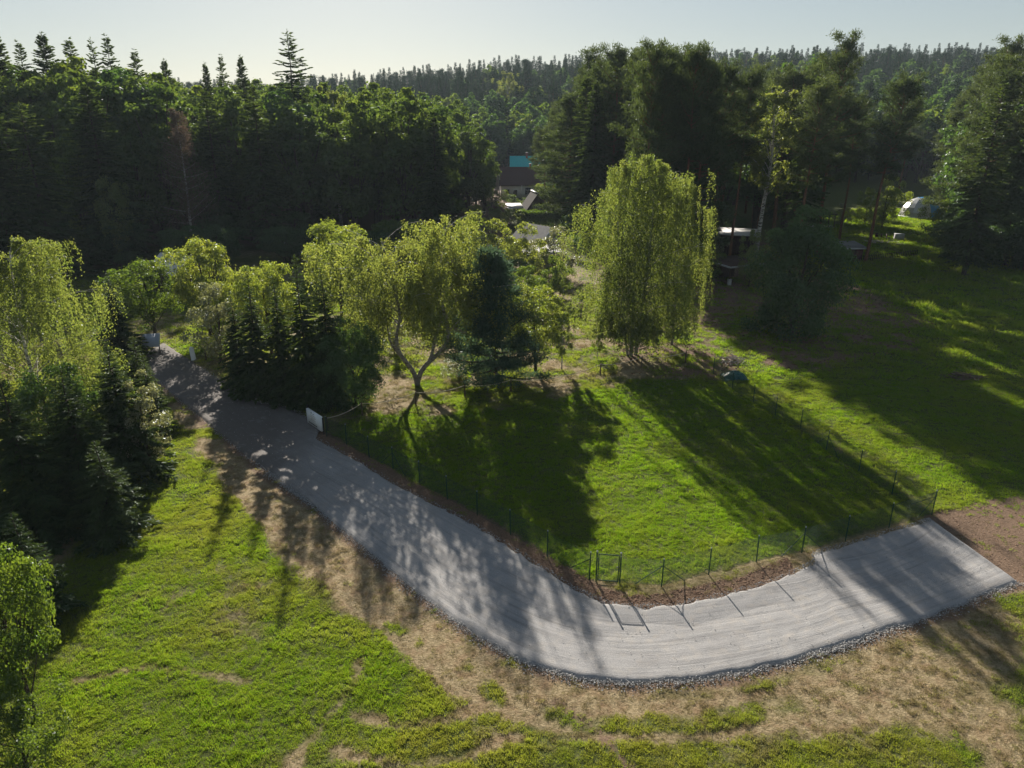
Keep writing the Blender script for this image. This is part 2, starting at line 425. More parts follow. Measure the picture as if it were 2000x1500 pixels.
def make_broad(seed, h=12.0, r=4.0, lobes=60, per=170, ll=0.3, leaf='broad', t0=0.22, bark='dark', shape=1.0, rag=0.25, lobe=(0.17, 0.3), kind='broadleaf'):
    g = np.random.default_rng(seed); tb, cb = MB(), MB()
    zs = np.linspace(0, h * 0.75, 8)
    T = np.c_[0.02 * h * np.sin(zs / h * 5 + seed), 0.02 * h * np.cos(zs / h * 4), zs]; T -= np.array([T[0][0], T[0][1], 0])
    tb.tube(T, np.interp(zs, [0, h * 0.75], [h * 0.02, h * 0.006]), 8)
    cz = h * (t0 + 1) / 2; hz = h * (1 - t0) / 2
    d = randdir(lobes, g); rad = g.uniform(0.55, 1.0, lobes) ** 0.5
    sc = 1 + g.normal(0, rag, lobes) * 0.6
    C = d * rad[:, None] * sc[:, None]
    wz = np.where(C[:, 2] > 0, 1.0, shape)
    C = np.c_[C[:, 0] * r * 0.8, C[:, 1] * r * 0.8, C[:, 2] * hz * 0.82 * wz + cz]
    Rl = g.uniform(*lobe, lobes) * r * np.interp((C[:, 2] - cz) / hz, [-1, 0.2, 1], [1.0, 1.0, 0.75])
    n = lobes * per
    c = np.repeat(C, per, 0); rl = np.repeat(Rl, per)
    outw = unit(C - np.array([0, 0, cz - hz * 0.35])); outw = np.repeat(outw, per, 0)
    dd = unit(randdir(n, g) + outw * 0.55 + np.array([0, 0, 0.25]))
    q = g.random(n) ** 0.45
    P = c + dd * (rl * q * 1.1)[:, None] * np.array([1.1, 1.1, 0.85]) + g.normal(0, 0.05 * r, (n, 3)) * (g.random((n, 1)) < 0.15)
    D = unit(np.cross(dd, randdir(n, g))) + dd * 0.25 + np.array([0, 0, -0.25])
    LL = g.uniform(0.6, 1.25, n) * ll
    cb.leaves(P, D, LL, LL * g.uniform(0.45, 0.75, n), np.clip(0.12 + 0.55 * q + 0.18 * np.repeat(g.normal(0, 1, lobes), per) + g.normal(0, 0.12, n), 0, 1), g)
    for i in g.choice(lobes, min(lobes, 16), replace=False):
        s = np.clip((C[i][2] - h * 0.15) / h * 0.75, 0.12, 0.95); b = along(T, np.array([s]))[0]
        mid = (b + C[i]) / 2 + np.array([0, 0, -0.04 * h])
        tb.tube(bez(b, mid, C[i], 5), np.linspace(h * 0.007, h * 0.002, 5), 5, cap=False)
    return finish(kind, tb, cb, bark, leaf, h, r)

def make_birch(seed, h=18.0, r=4.8, stems=None, limbs=30, strands=700, k=34, ll=0.16, sl=(0.09, 0.24), leaf='birch', t0=0.25, thin=0.0, rise=0.55, dark_base=True, dark_h=0.12, shrink=1.35):
    """weeping birch: white stems, arching limbs, leaves on hanging strands"""
    g = np.random.default_rng(seed); tb, cb = MB(), MB()
    if stems is None:
        zs = np.linspace(0, h * 0.96, 9)
        stems = [(np.c_[0.03 * h * np.sin(zs / h * 4 + seed) * zs / h, 0.02 * h * np.cos(zs / h * 5 + seed) * zs / h, zs], 1.0, h * 0.0115)]
    O, U, LN = [], [], []
    wsum = sum(w for _, w, _ in stems)
    for (pts, w, rad) in stems:
        S = smooth_path(pts, 22)
        zz = S[:, 2]; tint = np.clip(1 - zz / (dark_h * h), 0, 1) ** 0.5 * 0.85 if dark_base else 0.0
        n0 = len(S); tb.tube(S, np.linspace(rad, rad * 0.22, n0), 8, tint=np.repeat(np.broadcast_to(tint, (n0,)), 8), cap=False)
        nl = max(3, int(limbs * w / wsum)); ns = int(strands * w / wsum)
        per = max(2, ns // nl)
        for i in range(nl):
            t = t0 + (0.99 - t0) * (i + g.random()) / nl
            b = along(S, np.array([t]))[0]; u = b[2] / h
            e = r * math.sqrt(w / wsum * len(stems)) ** 0.5 * np.interp(u, [0.15, 0.35, 0.6, 0.8, 0.95, 1], [0.8, 1.0, 1.0, 0.74, 0.36, 0.1]) * g.uniform(0.5, 1.25) / (shrink if len(stems) > 1 else 1)
            az = i * 2.4 + g.normal(0, 0.4); hor = np.array([math.cos(az), math.sin(az), 0]); sd = np.array([-hor[1], hor[0], 0])
            up = e * rise * g.uniform(0.6, 1.2)
            end = b + hor * e + np.array([0, 0, min(up, h * 1.0 - b[2])]); mid = b + hor * e * 0.45 + np.array([0, 0, up * 1.05])
            Q = bez(b, mid, end, 7)
            tb.tube(Q, np.linspace(max(0.012, rad * 0.32 * (1 - 0.6 * t)), 0.008, 7), 4, tint=0.12, cap=False)
            s = g.uniform(0.25, 1.02, per) ** 0.7
            nc = max(3, per // 5); cs = g.uniform(0.2, 1.02, nc) ** 0.7; co_ = g.normal(0, 0.27, nc) * e; ci = g.integers(0, nc, per)   # strands hang in bunches
            s = cs[ci] + g.normal(0, 0.025, per)
            o = along(Q, s.clip(0, 1)) + sd * (co_[ci] + g.normal(0, 0.035 * r, per))[:, None] + g.normal(0, 0.03 * e, (per, 3))
            O.append(o); U.append(hor[None] * g.uniform(0.2, 1, (per, 1)) + sd[None] * g.normal(0, 0.5, (per, 1)))
            LN.append(g.uniform(*sl, per) * h * np.interp(u, [0.3, 0.75, 1], [1, 0.85, 0.45]) * g.uniform(0.65, 1.15))
    O = np.concatenate(O); U = np.concatenate(U); LN = np.concatenate(LN)
    LN = np.minimum(LN, np.maximum(O[:, 2] - g.uniform(0.04, 0.16, len(O)) * h, 0.3)); m = len(O)
    # a bunch of strands shares a tone
    tone = g.normal(0, 0.22, m)
    u = (np.arange(k)[None] + g.random((m, k))) / k
    P = O[:, None] + U[:, None] * (0.2 * LN[:, None] * np.sqrt(u))[..., None]
    P[..., 2] += 0.08 * LN[:, None] * np.sin(u * 3) - LN[:, None] * u ** 1.15
    P = P.reshape(-1, 3) + g.normal(0, 0.055 + 0.25 * ll, (m * k, 3)) * np.array([1, 1, 0.6])
    keep = g.random(m * k) > thin
    D = np.array([0, 0, -0.8]) + g.normal(0, 0.55, (m * k, 3))
    LL = g.uniform(0.65, 1.3, m * k) * ll
    tt = np.clip(0.45 + np.repeat(tone, k) + 0.12 * (1 - u.ravel()) + g.normal(0, 0.12, m * k), 0, 1)
    cb.leaves(P[keep], D[keep], LL[keep], LL[keep] * g.uniform(0.45, 0.75, keep.sum()), tt[keep], g)
    return finish('birch', tb, cb, 'birch', leaf, h, r)

def make_bare(seed, h=18.0, r=3.6):
    """half-dead reddish tree: pale stem, bare rising branches, sparse rusty leaves"""
    g = np.random.default_rng(seed); tb, cb = MB(), MB()
    zs = np.linspace(0, h * 0.97, 10); T = np.c_[0.25 * np.sin(zs * 0.3), 0.2 * np.cos(zs * 0.25), zs]
    tb.tube(T, np.linspace(h * 0.011, 0.02, 10), 7, tint=0.35)
    for i in range(46):
        t = 0.22 + 0.75 * (i + g.random()) / 46; b = along(T, np.array([t]))[0]
        L = r * np.interp(t, [0.2, 0.5, 1], [1, 0.9, 0.18]) * g.uniform(0.5, 1.1); az = i * 2.4 + g.normal(0, .3)
        hor = np.array([math.cos(az), math.sin(az), 0]); end = b + hor * L + np.array([0, 0, L * g.uniform(0.1, 0.7)])
        Q = bez(b, (b + end) / 2 + np.array([0, 0, -0.1 * L]), end, 5); tb.tube(Q, np.linspace(0.05, 0.012, 5), 4, tint=0.6, cap=False)
        n = 260; s = g.uniform(0.2, 1, n)
        P = along(Q, s) + g.normal(0, 0.12 * L + 0.1, (n, 3)); P[:, 2] -= g.random(n) * 0.5
        cb.leaves(P, randdir(n, g) + np.array([0, 0, -0.4]), g.uniform(0.14, 0.3, n), g.uniform(0.05, 0.12, n), g.random(n), g)
    return finish('bare', tb, cb, 'birch', 'rust', h, r)

def recolour(p, leaf, bark=None):
    q = dict(p); c = p['crown'].copy(); c.materials.clear(); c.materials.append(LEAF[leaf]); q['crown'] = c
    if bark:
        t = p['trunk'].copy(); t.materials.clear(); t.materials.append(BARK[bark]); q['trunk'] = t
    return q

PR = {}
# the twisted birch in the yard: one bole forking into a left and a right stem that curve apart and up again
sM = [(np.array([[0,0,0],[0.0,0,1.1],[-0.7,0,1.9],[-1.5,0.1,3.1],[-1.35,0.2,4.3],[-0.9,0.2,5.6],[-1.3,0.3,8.2],[-2.0,0.3,11.5]]), 1.0, 0.19),
      (np.array([[0,0,0],[0.02,0,1.15],[0.9,0,2.0],[1.5,0.1,2.6],[2.4,-0.1,3.4],[2.5,-0.2,4.8],[2.0,-0.1,6.2],[1.9,0.1,9.0],[2.3,0.2,12.6]]), 1.15, 0.2),
      (np.array([[0.9,0,2.0],[1.3,0.3,2.9],[1.25,0.5,3.9],[1.9,0.7,5.0],[1.5,1.2,7.5],[1.0,1.7,10.5]]), 0.8, 0.13),
      (np.array([[-1.2,0.05,2.6],[-1.9,0.3,3.6],[-2.0,0.5,5.2],[-2.9,0.6,7.4],[-3.4,0.5,9.4]]), 0.6, 0.1)]
PR['birch_yard'] = make_birch(4, 14.0, 5.2, sM, 70, 2300, 32, 0.15, (0.10, 0.34), t0=0.38, dark_h=0.55, shrink=1.2)
sB = [(np.array([[0,0,0],[0.05,0,4],[-0.2,0.2,8],[-0.3,0.1,12],[0.1,0,17.4]]), 1.0, 0.2), (np.array([[0.5,0.3,0],[0.8,0.4,4],[1.2,0.5,8],[1.3,0.3,12],[1.2,0.2,16.4]]), 0.95, 0.18), (np.array([[-0.3,-0.2,0],[-0.9,-0.4,3],[-1.6,-0.4,7],[-1.9,-0.3,12.0]]), 0.6, 0.12)]
PR['birch_big'] = make_birch(1, 18.0, 5.0, sB, 96, 3300, 36, 0.15, (0.10, 0.33), t0=0.06, rise=0.45, shrink=1.05)
PR['birch_big2'] = make_birch(2, 17.0, 4.2, None, 40, 1150, 40, 0.155, (0.12, 0.38), t0=0.08, rise=0.5)
PR['birch_left'] = make_birch(3, 14.0, 5.2, None, 46, 1300, 46, 0.125, (0.12, 0.27), t0=0.2, rise=0.55)
PR['birch_airy'] = make_birch(6, 24.0, 4.6, None, 34, 520, 24, 0.3, (0.04, 0.10), t0=0.38, rise=0.9, thin=0.2)
PR['birch_young'] = make_birch(7, 6.0, 1.6, None, 24, 340, 18, 0.14, (0.05, 0.12), t0=0.2, rise=0.8)
PR['spruce_a'] = make_spruce(21, 13.0, 3.4, 0.34, 9, 0.75, 2.6)
PR['spruce_b'] = make_spruce(22, 11.0, 2.6, 0.33, 9, 0.7, 2.6)
PR['spruce_f1'] = make_spruce(23, 28.0, 4.2, 0.6, 9, 1.35, 2.0, low=0.08, pw=2.6)
PR['spruce_f2'] = make_spruce(24, 26.0, 3.4, 0.62, 8, 1.3, 2.0, low=0.1, sparse=0.22, pw=3.0)
PR['spruce_f3'] = make_spruce(25, 24.0, 4.6, 0.75, 8, 1.4, 2.0, low=0.06, sparse=0.35, pw=2.6)
for i, (t0, r) in enumerate([(0.42, 4.4), (0.5, 4.0), (0.36, 4.6), (0.55, 3.6)]):
    PR['pine_%d' % i] = make_pine(31 + i, 25.0, r, t0, 54, 1.15, 34)
PR['pine_dense'] = make_pine(36, 24.0, 5.2, 0.12, 80, 1.2, 34, conic=1.0)
PR['pine_blue'] = make_pine(37, 8.5, 3.3, 0.04, 100, 0.75, 40, 'blue', 0.2, 'dark', conic=1.0)
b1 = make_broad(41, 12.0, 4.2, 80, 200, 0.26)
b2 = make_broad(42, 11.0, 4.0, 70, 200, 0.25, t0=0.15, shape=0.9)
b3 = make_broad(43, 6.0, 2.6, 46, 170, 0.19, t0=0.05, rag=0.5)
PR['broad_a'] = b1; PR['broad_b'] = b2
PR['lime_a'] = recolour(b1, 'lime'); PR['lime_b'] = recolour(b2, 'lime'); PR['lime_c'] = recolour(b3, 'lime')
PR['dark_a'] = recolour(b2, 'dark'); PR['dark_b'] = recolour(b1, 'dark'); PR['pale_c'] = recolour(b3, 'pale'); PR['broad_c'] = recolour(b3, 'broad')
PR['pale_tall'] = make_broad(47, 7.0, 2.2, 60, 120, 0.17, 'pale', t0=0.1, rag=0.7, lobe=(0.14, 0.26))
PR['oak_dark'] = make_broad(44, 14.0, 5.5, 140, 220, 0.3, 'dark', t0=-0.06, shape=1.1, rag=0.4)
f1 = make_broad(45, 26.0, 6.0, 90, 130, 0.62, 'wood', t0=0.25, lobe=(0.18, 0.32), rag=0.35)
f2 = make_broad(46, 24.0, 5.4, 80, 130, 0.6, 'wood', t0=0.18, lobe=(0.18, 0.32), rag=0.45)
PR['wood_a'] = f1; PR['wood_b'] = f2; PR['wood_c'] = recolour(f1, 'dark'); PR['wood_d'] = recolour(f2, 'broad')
PR['bare'] = make_bare(51)
tree_n = 0
def tree(proto, name, label, x, y, h, r, cat='tree', group=None, rz=None, z=None, lean=(0, 0)):
    p = PR[proto]
    z = float(terrain(x, y)) - 0.05 if z is None else z
    e = thing(name, label, cat, (x, y, z), random.uniform(0, 6.28) if rz is None else rz, group)
    e.rotation_euler[0], e.rotation_euler[1] = lean
    s = r / p['r']; e.scale = (s, s, h / p['h'])
    obj('trunk', p['trunk'], e); obj('crown', p['crown'], e)
    return e
def tree_px(proto, name, label, px, py, top, hw, mid=False, **kw):
    """tree whose foot shows at (px,py), top at row `top`, crown half-width hw pixels"""
    x, y = G(px, py)
    h = z_at(top, y); r = hw / FPX * depth(y, h * 0.5)
    if mid: x = (px - 1000) / FPX * depth(y, h * 0.5)          # px names the crown's middle instead of the foot
    return tree(proto, name, label, x, y, h, r, **kw)

# ------------------------------------------------------------------ ground plan traced from the photograph
def W(pts): return np.array([G(*p) for p in pts])
def sdist(P, x, y):
    """signed distance to polygon P, negative inside"""
    x = np.asarray(x, float); y = np.asarray(y, float); d = np.full(x.shape, 1e9); ins = np.zeros(x.shape, bool)
    n = len(P)
    for i in range(n):
        ax, ay = P[i]; bx, by = P[(i + 1) % n]; ex, ey = bx - ax, by - ay
        t = np.clip(((x - ax) * ex + (y - ay) * ey) / (ex * ex + ey * ey + 1e-12), 0, 1)
        d = np.minimum(d, np.hypot(x - ax - t * ex, y - ay - t * ey))
        c = ((ay > y) != (by > y)) & (x < (bx - ax) * (y - ay) / (by - ay + 1e-12) + ax); ins ^= c
    return np.where(ins, -d, d)
def pdist(P, x, y):
    d = np.full(np.shape(x), 1e9)
    for i in range(len(P) - 1):
        ax, ay = P[i]; bx, by = P[i + 1]; ex, ey = bx - ax, by - ay
        t = np.clip(((x - ax) * ex + (y - ay) * ey) / (ex * ex + ey * ey + 1e-12), 0, 1)
        d = np.minimum(d, np.hypot(x - ax - t * ex, y - ay - t * ey))
    return d
ROAD = [((262,700),(318,668)),((300,735),(372,703)),((345,778),(425,738)),((395,818),(470,765)),((450,865),(508,787)),((500,905),(545,790)),
 ((540,935),(592,808)),((575,960),(627,838)),((600,978),(612,853)),((660,1028),(690,895)),((720,1080),(770,945)),((785,1135),(860,990)),
 ((850,1187),(930,1027)),((910,1230),(1000,1070)),((985,1275),(1060,1110)),((1060,1308),(1120,1150)),((1140,1328),(1180,1176)),
 ((1230,1337),(1245,1187)),((1330,1334),(1310,1182)),((1430,1320),(1395,1166)),((1510,1302),(1480,1145)),((1580,1282),(1560,1114)),
 ((1625,1268),(1592,1098)),((1650,1260),(1588,1081)),((1690,1248),(1630,1070)),((1760,1225),(1700,1050)),((1850,1192),(1760,1031)),
 ((1930,1162),(1800,1020)),((1992,1138),(1816,1015))]
R_OUT = W([a for a, b in ROAD]); R_IN = W([b for a, b in ROAD])
ROADPOLY = np.r_[R_OUT, R_IN[::-1]]
FENCE_PX = [(638,852),(677,868),(721,893),(768,916),(820,945),(874,975),(932,1006),(997,1043),(1069,1086),(1151,1131),(1164,1135),
            (1210,1139),(1292,1145),(1384,1122),(1477,1098),(1566,1078),(1651,1056),(1736,1031),(1820,1004)]
SIDE_PX = [(1742,965),(1677,921),(1613,881),(1563,838),(1514,812),(1471,786),(1430,760),(1393,730)]
LAWN = W([(640,845),(770,915),(1000,1043),(1150,1130),(1290,1145),(1480,1097),(1820,1003),(1560,838),(1400,745),(1260,745),(1150,765),(1000,795),(830,815),(740,800)])
YARD = W([(640,850),(740,810),(830,815),(1000,795),(1150,765),(1260,745),(1270,690),(1130,640),(1150,540),(1050,500),(900,520),(740,600),(720,760)])
LITTER = W([(1170,680),(1250,745),(1410,745),(1480,720),(1600,735),(1700,700),(1850,680),(1650,585),(1480,580),(1370,540),(1240,560)])
FIELD = W([(320,770),(390,870),(450,960),(520,1070),(620,1180),(690,1250),(800,1330),(900,1400),(960,1520),(-300,1700),(-50,1250),(150,1080),(250,900)])
SOILEND = W([(1800,1010),(1830,1000),(1960,975),(2300,930),(2300,1130),(1996,1142)])
VERGE = W([(250,690),(395,822),(560,960),(720,1090),(850,1200),(985,1285),(1100,1335),(1250,1350),(1250,1400),(1050,1420),(930,1370),(800,1290),(690,1200),(560,1075),(470,985),(400,890),(320,790)])
GLAWN = W([(1590,505),(1600,425),(1700,392),(1850,405),(1860,470),(1760,503)])
def plan(x, y):
    x = np.asarray(x, float); y = np.asarray(y, float)
    n1 = fbm(x / 2.2, y / 2.2, 4, 1) - 0.5; n2 = fbm(x / 0.7, y / 0.7, 3, 2) - 0.5; n3 = fbm(x / 7, y / 7, 3, 3) - 0.5
    wob = n1 * 2.2 + n2 * 0.7
    green = np.full(x.shape, 0.62) + n3 * 0.8
    lawn = sstep(0.5, -0.7, sdist(LAWN, x, y) + wob * 0.3)
    front = pdist(W(FENCE_PX[7:]), x, y)
    green = green * (1 - lawn) + lawn * np.clip(0.97 - 0.25 * sstep(2.2, 0.7, front + wob * 0.6), 0, 1)
    fld = sstep(0.8, -0.8, sdist(FIELD, x, y) + wob * 0.7)
    green = green * (1 - fld) + fld * np.clip(0.78 + n1 * 0.9 + n3 * 0.7, 0, 1)
    near = (y < 34) & (fld < 0.5) & (lawn < 0.5)                   # meadow in front of the bend: straw with green patches
    patch = sstep(0.02, 0.2, n3 * 0.9 + n1 * 0.5 - 0.02)
    green = np.where(near, green * fld + (1 - fld) * (0.32 + 0.32 * patch + n1 * 0.5), green)
    vg = sstep(0.4, -0.5, sdist(VERGE, x, y) + wob * 0.55)
    green = green * (1 - vg) + vg * np.clip(0.08 + 0.8 * sstep(0.1, 0.3, n1), 0, 1)
    yard = sstep(0.8, -0.8, sdist(YARD, x, y) + wob * 0.6)
    green = green * (1 - yard) + yard * np.clip(0.47 + n1 * 1.5, 0.05, 0.85)
    for ln_px in ([(560,1510),(630,1410),(690,1340),(700,1290)], [(690,1395),(780,1418),(870,1405),(950,1380)], [(660,1465),(780,1492),(900,1482),(1010,1440)], [(150,1330),(300,1300),(480,1330)]):
        green = green - 0.5 * sstep(0.42, 0.1, pdist(W(ln_px), x, y) + n2 * 0.35) * (y < 34)
    ro = pdist(R_OUT[8:24], x, y)
    for off in (1.25, 2.7):                                        # wheel tracks left beside the bend
        green = green - 0.45 * sstep(0.34, 0.1, np.abs(ro - off + n3 * 0.6) + n2 * 0.3) * (sdist(ROADPOLY, x, y) > 0) * (y < 45) * (lawn < 0.5)
    green = np.clip(green, 0.02, 1)
    meadow = sstep(0.0, 2.0, x - np.interp(y, [30, 75, 120], [24, 17, 40])) * (y > 34)
    green = np.maximum(green, meadow * np.clip(0.9 + n3 * 0.5, 0, 1))
    soil = np.zeros(x.shape)
    lit = sstep(1.0, -1.5, sdist(LITTER, x, y) + wob * 1.1); soil = np.maximum(soil, lit * np.clip(0.58 + n1 * 1.6, 0, 1))
    inner = pdist(R_IN[8:], x, y); outside = sdist(ROADPOLY, x, y)
    strip = sstep(1.25, 0.75, inner + wob * 0.25) * (x < 13.5); soil = np.maximum(soil, strip)
    soil = np.maximum(soil, sstep(0.3, -0.3, sdist(SOILEND, x, y) + wob * 0.35))
    rim = sstep(0.8, 0.2, pdist(R_OUT, x, y) + wob * 0.35); soil = np.maximum(soil, rim * 0.75)
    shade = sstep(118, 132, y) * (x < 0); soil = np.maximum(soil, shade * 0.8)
    wood = ((y > 72) & (x > 12) & (x < 45)); soil = np.where(wood, np.maximum(soil, 0.7 + n1), soil)
    gl_ = sstep(1.5, -1.5, sdist(GLAWN, x, y)); green = np.maximum(green, gl_ * 0.95); soil = soil * (1 - gl_)
    trail = pdist(W([(1080,1370),(1160,1420),(1230,1500)]), x, y); soil = np.maximum(soil, sstep(0.35, 0.1, trail + n2 * 0.4) * 0.7)
    return np.clip(green, 0, 1), np.clip(soil, 0, 1)
def gz(x, y):
    x = np.asarray(x, float); y = np.asarray(y, float)
    return terrain(x, y) + (fbm(x * 0.9, y * 0.9, 3, 7) - 0.5) * 0.12 - 0.02
gx = np.r_[-1500, -1100, -800, -600, -450, -350, -280, -220, np.arange(-180, -44, 4.0), np.arange(-44, 44, 0.3), np.arange(44, 180, 4.0), 220, 280, 350, 450, 600, 800, 1100, 1500]
gy = np.r_[-200, -80, -20, 4, np.arange(10, 15, 1.0), np.arange(15, 80, 0.3), np.arange(80, 130, 1.2), np.arange(130, 300, 6), np.arange(300, 700, 16), 760, 900, 1200, 1800, 3000]
XX, YY = np.meshgrid(gx, gy); xv, yv = XX.ravel(), YY.ravel()
gr, so = plan(xv, yv)
nx, ny = len(gx), len(gy)
ii = (np.arange(ny - 1)[:, None] * nx + np.arange(nx - 1)[None]).ravel()

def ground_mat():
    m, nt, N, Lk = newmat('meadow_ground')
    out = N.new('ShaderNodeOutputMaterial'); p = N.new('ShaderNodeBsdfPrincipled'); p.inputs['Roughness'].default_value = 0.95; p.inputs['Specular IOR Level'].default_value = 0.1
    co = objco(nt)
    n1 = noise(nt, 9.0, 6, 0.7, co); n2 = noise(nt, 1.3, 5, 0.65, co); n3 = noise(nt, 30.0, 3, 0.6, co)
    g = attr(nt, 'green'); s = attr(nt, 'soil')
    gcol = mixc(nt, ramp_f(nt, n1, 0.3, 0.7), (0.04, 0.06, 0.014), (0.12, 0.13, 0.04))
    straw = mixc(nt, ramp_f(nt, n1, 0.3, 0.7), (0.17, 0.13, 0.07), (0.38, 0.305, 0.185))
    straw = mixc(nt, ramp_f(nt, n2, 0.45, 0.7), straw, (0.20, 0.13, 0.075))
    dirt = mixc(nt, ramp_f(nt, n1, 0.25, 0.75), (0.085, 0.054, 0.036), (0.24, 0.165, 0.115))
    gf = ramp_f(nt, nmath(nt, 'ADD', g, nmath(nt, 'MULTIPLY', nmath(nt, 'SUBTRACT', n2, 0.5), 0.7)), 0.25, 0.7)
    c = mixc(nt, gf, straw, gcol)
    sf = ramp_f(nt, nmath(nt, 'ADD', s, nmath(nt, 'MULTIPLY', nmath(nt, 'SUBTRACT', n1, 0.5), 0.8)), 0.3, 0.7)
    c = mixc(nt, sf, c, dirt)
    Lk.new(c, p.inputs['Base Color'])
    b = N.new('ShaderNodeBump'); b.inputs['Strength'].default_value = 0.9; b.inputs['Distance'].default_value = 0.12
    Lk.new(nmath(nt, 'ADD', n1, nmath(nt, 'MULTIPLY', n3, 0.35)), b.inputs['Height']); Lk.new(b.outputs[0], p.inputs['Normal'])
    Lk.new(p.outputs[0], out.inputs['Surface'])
    return m
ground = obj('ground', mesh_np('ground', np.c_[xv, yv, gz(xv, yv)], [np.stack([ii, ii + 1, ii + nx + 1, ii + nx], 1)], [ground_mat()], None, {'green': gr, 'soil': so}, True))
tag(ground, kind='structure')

# ------------------------------------------------------------------ gravel road round the bend
def road_mat():
    m, nt, N, Lk = newmat('road_gravel')
    out = N.new('ShaderNodeOutputMaterial'); p = N.new('ShaderNodeBsdfPrincipled'); p.inputs['Roughness'].default_value = 0.9; p.inputs['Specular IOR Level'].default_value = 0.2
    co = objco(nt)
    cv = N.new('ShaderNodeCombineXYZ'); Lk.new(attr(nt, 'al'), cv.inputs[0]); Lk.new(attr(nt, 'ac'), cv.inputs[1])
    mp = N.new('ShaderNodeMapping'); mp.inputs['Scale'].default_value = (0.10, 2.6, 1); Lk.new(cv.outputs[0], mp.inputs['Vector'])
    tr = noise(nt, 1.4, 5, 0.7, mp.outputs[0], 0.4)
    fine = noise(nt, 28.0, 4, 0.75, co); mid = noise(nt, 2.0, 4, 0.6, co)
    vor = N.new('ShaderNodeTexVoronoi'); vor.inputs['Scale'].default_value = 16.0; Lk.new(co, vor.inputs['Vector'])
    c = mixc(nt, ramp_f(nt, fine, 0.3, 0.72), (0.205, 0.203, 0.21), (0.36, 0.35, 0.342))
    c = mixc(nt, nmath(nt, 'MULTIPLY', ramp_f(nt, tr, 0.50, 0.68), 0.6), c, (0.15, 0.145, 0.145))
    c = mixc(nt, nmath(nt, 'MULTIPLY', ramp_f(nt, mid, 0.5, 0.72), 0.45), c, (0.36, 0.325, 0.285))
    c = mixc(nt, nmath(nt, 'MULTIPLY', ramp_f(nt, noise(nt, 0.45, 4, 0.65, co), 0.52, 0.66), 0.45), c, (0.185, 0.18, 0.18))
    c = mixc(nt, nmath(nt, 'MULTIPLY', nmath(nt, 'LESS_THAN', vor.outputs['Distance'], 0.16), ramp_f(nt, noise(nt, 0.7, 3, 0.6, co), 0.5, 0.62)), c, (0.62, 0.61, 0.58))
    old = nmath(nt, 'MULTIPLY', attr(nt, 'old'), ramp_f(nt, noise(nt, 1.2, 5, 0.7, co), 0.15, 0.42), True)
    c = mixc(nt, nmath(nt, 'MULTIPLY', old, 0.85), c, mixc(nt, fine, (0.055, 0.047, 0.043), (0.125, 0.105, 0.092)))
    Lk.new(c, p.inputs['Base Color'])
    b = N.new('ShaderNodeBump'); b.inputs['Strength'].default_value = 0.8; b.inputs['Distance'].default_value = 0.03
    Lk.new(nmath(nt, 'ADD', fine, nmath(nt, 'MULTIPLY', tr, 1.2)), b.inputs['Height']); Lk.new(b.outputs[0], p.inputs['Normal'])
    Lk.new(p.outputs[0], out.inputs['Surface'])
    return m
sub = 14
tk = np.arange(len(ROAD)); tf = np.linspace(0, len(ROAD) - 1, (len(ROAD) - 1) * sub + 1)
def edge(P, sm):
    Q = np.stack([np.interp(tf, tk, P[:, i]) for i in (0, 1)], 1)
    for _ in range(sm): Q[1:-1] = 0.25 * Q[:-2] + 0.5 * Q[1:-1] + 0.25 * Q[2:]
    return Q
eo, ei = edge(R_OUT, 40), edge(R_IN, 5)
nacr = 34
al = np.r_[0, np.cumsum(np.linalg.norm(np.diff((eo + ei) / 2, axis=0), axis=1))]
wd = np.linalg.norm(ei - eo, axis=1)
fr = np.linspace(0, 1, nacr)
jo = (fbm(al * 2.3, al * 0, 4, 21) - 0.5) * 0.30; ji = (fbm(al * 2.5, al * 0 + 9, 4, 22) - 0.5) * 0.4
f2d = (jo / wd)[:, None] * (1 - fr)[None] + (1 + ji / wd)[:, None] * fr[None] - 0 * fr[None]
RX = eo[:, 0][:, None] * (1 - f2d) + ei[:, 0][:, None] * f2d; RY = eo[:, 1][:, None] * (1 - f2d) + ei[:, 1][:, None] * f2d
acm = f2d * wd[:, None]; ALM = np.repeat(al[:, None], nacr, 1)
RZ = 0.10 + (fbm(ALM * 0.22, acm * 3.2, 3, 31) - 0.5) * 0.045 + (vnoise(ALM * 2, acm * 2, 4) - 0.5) * 0.02
ed = np.minimum(np.arange(nacr), np.arange(nacr)[::-1])
RZ = np.where(ed[None] == 0, -0.06, np.where(ed[None] == 1, 0.07, RZ))
RZ[0] = -0.1; RZ[-1] = -0.1
ji_ = (np.arange(len(al) - 1)[:, None] * nacr + np.arange(nacr - 1)[None]).ravel()
oldv = sstep(40, 24, ALM + (fbm(RX / 2, RY / 2, 3, 8) - 0.5) * 8)
road = obj('gravel_road', mesh_np('gravel_road', np.c_[RX.ravel(), RY.ravel(), RZ.ravel()], [np.stack([ji_, ji_ + 1, ji_ + nacr + 1, ji_ + nacr], 1)], [road_mat()], None,
    {'al': ALM.ravel(), 'ac': acm.ravel(), 'old': oldv.ravel()}, True))
tag(road, kind='structure')

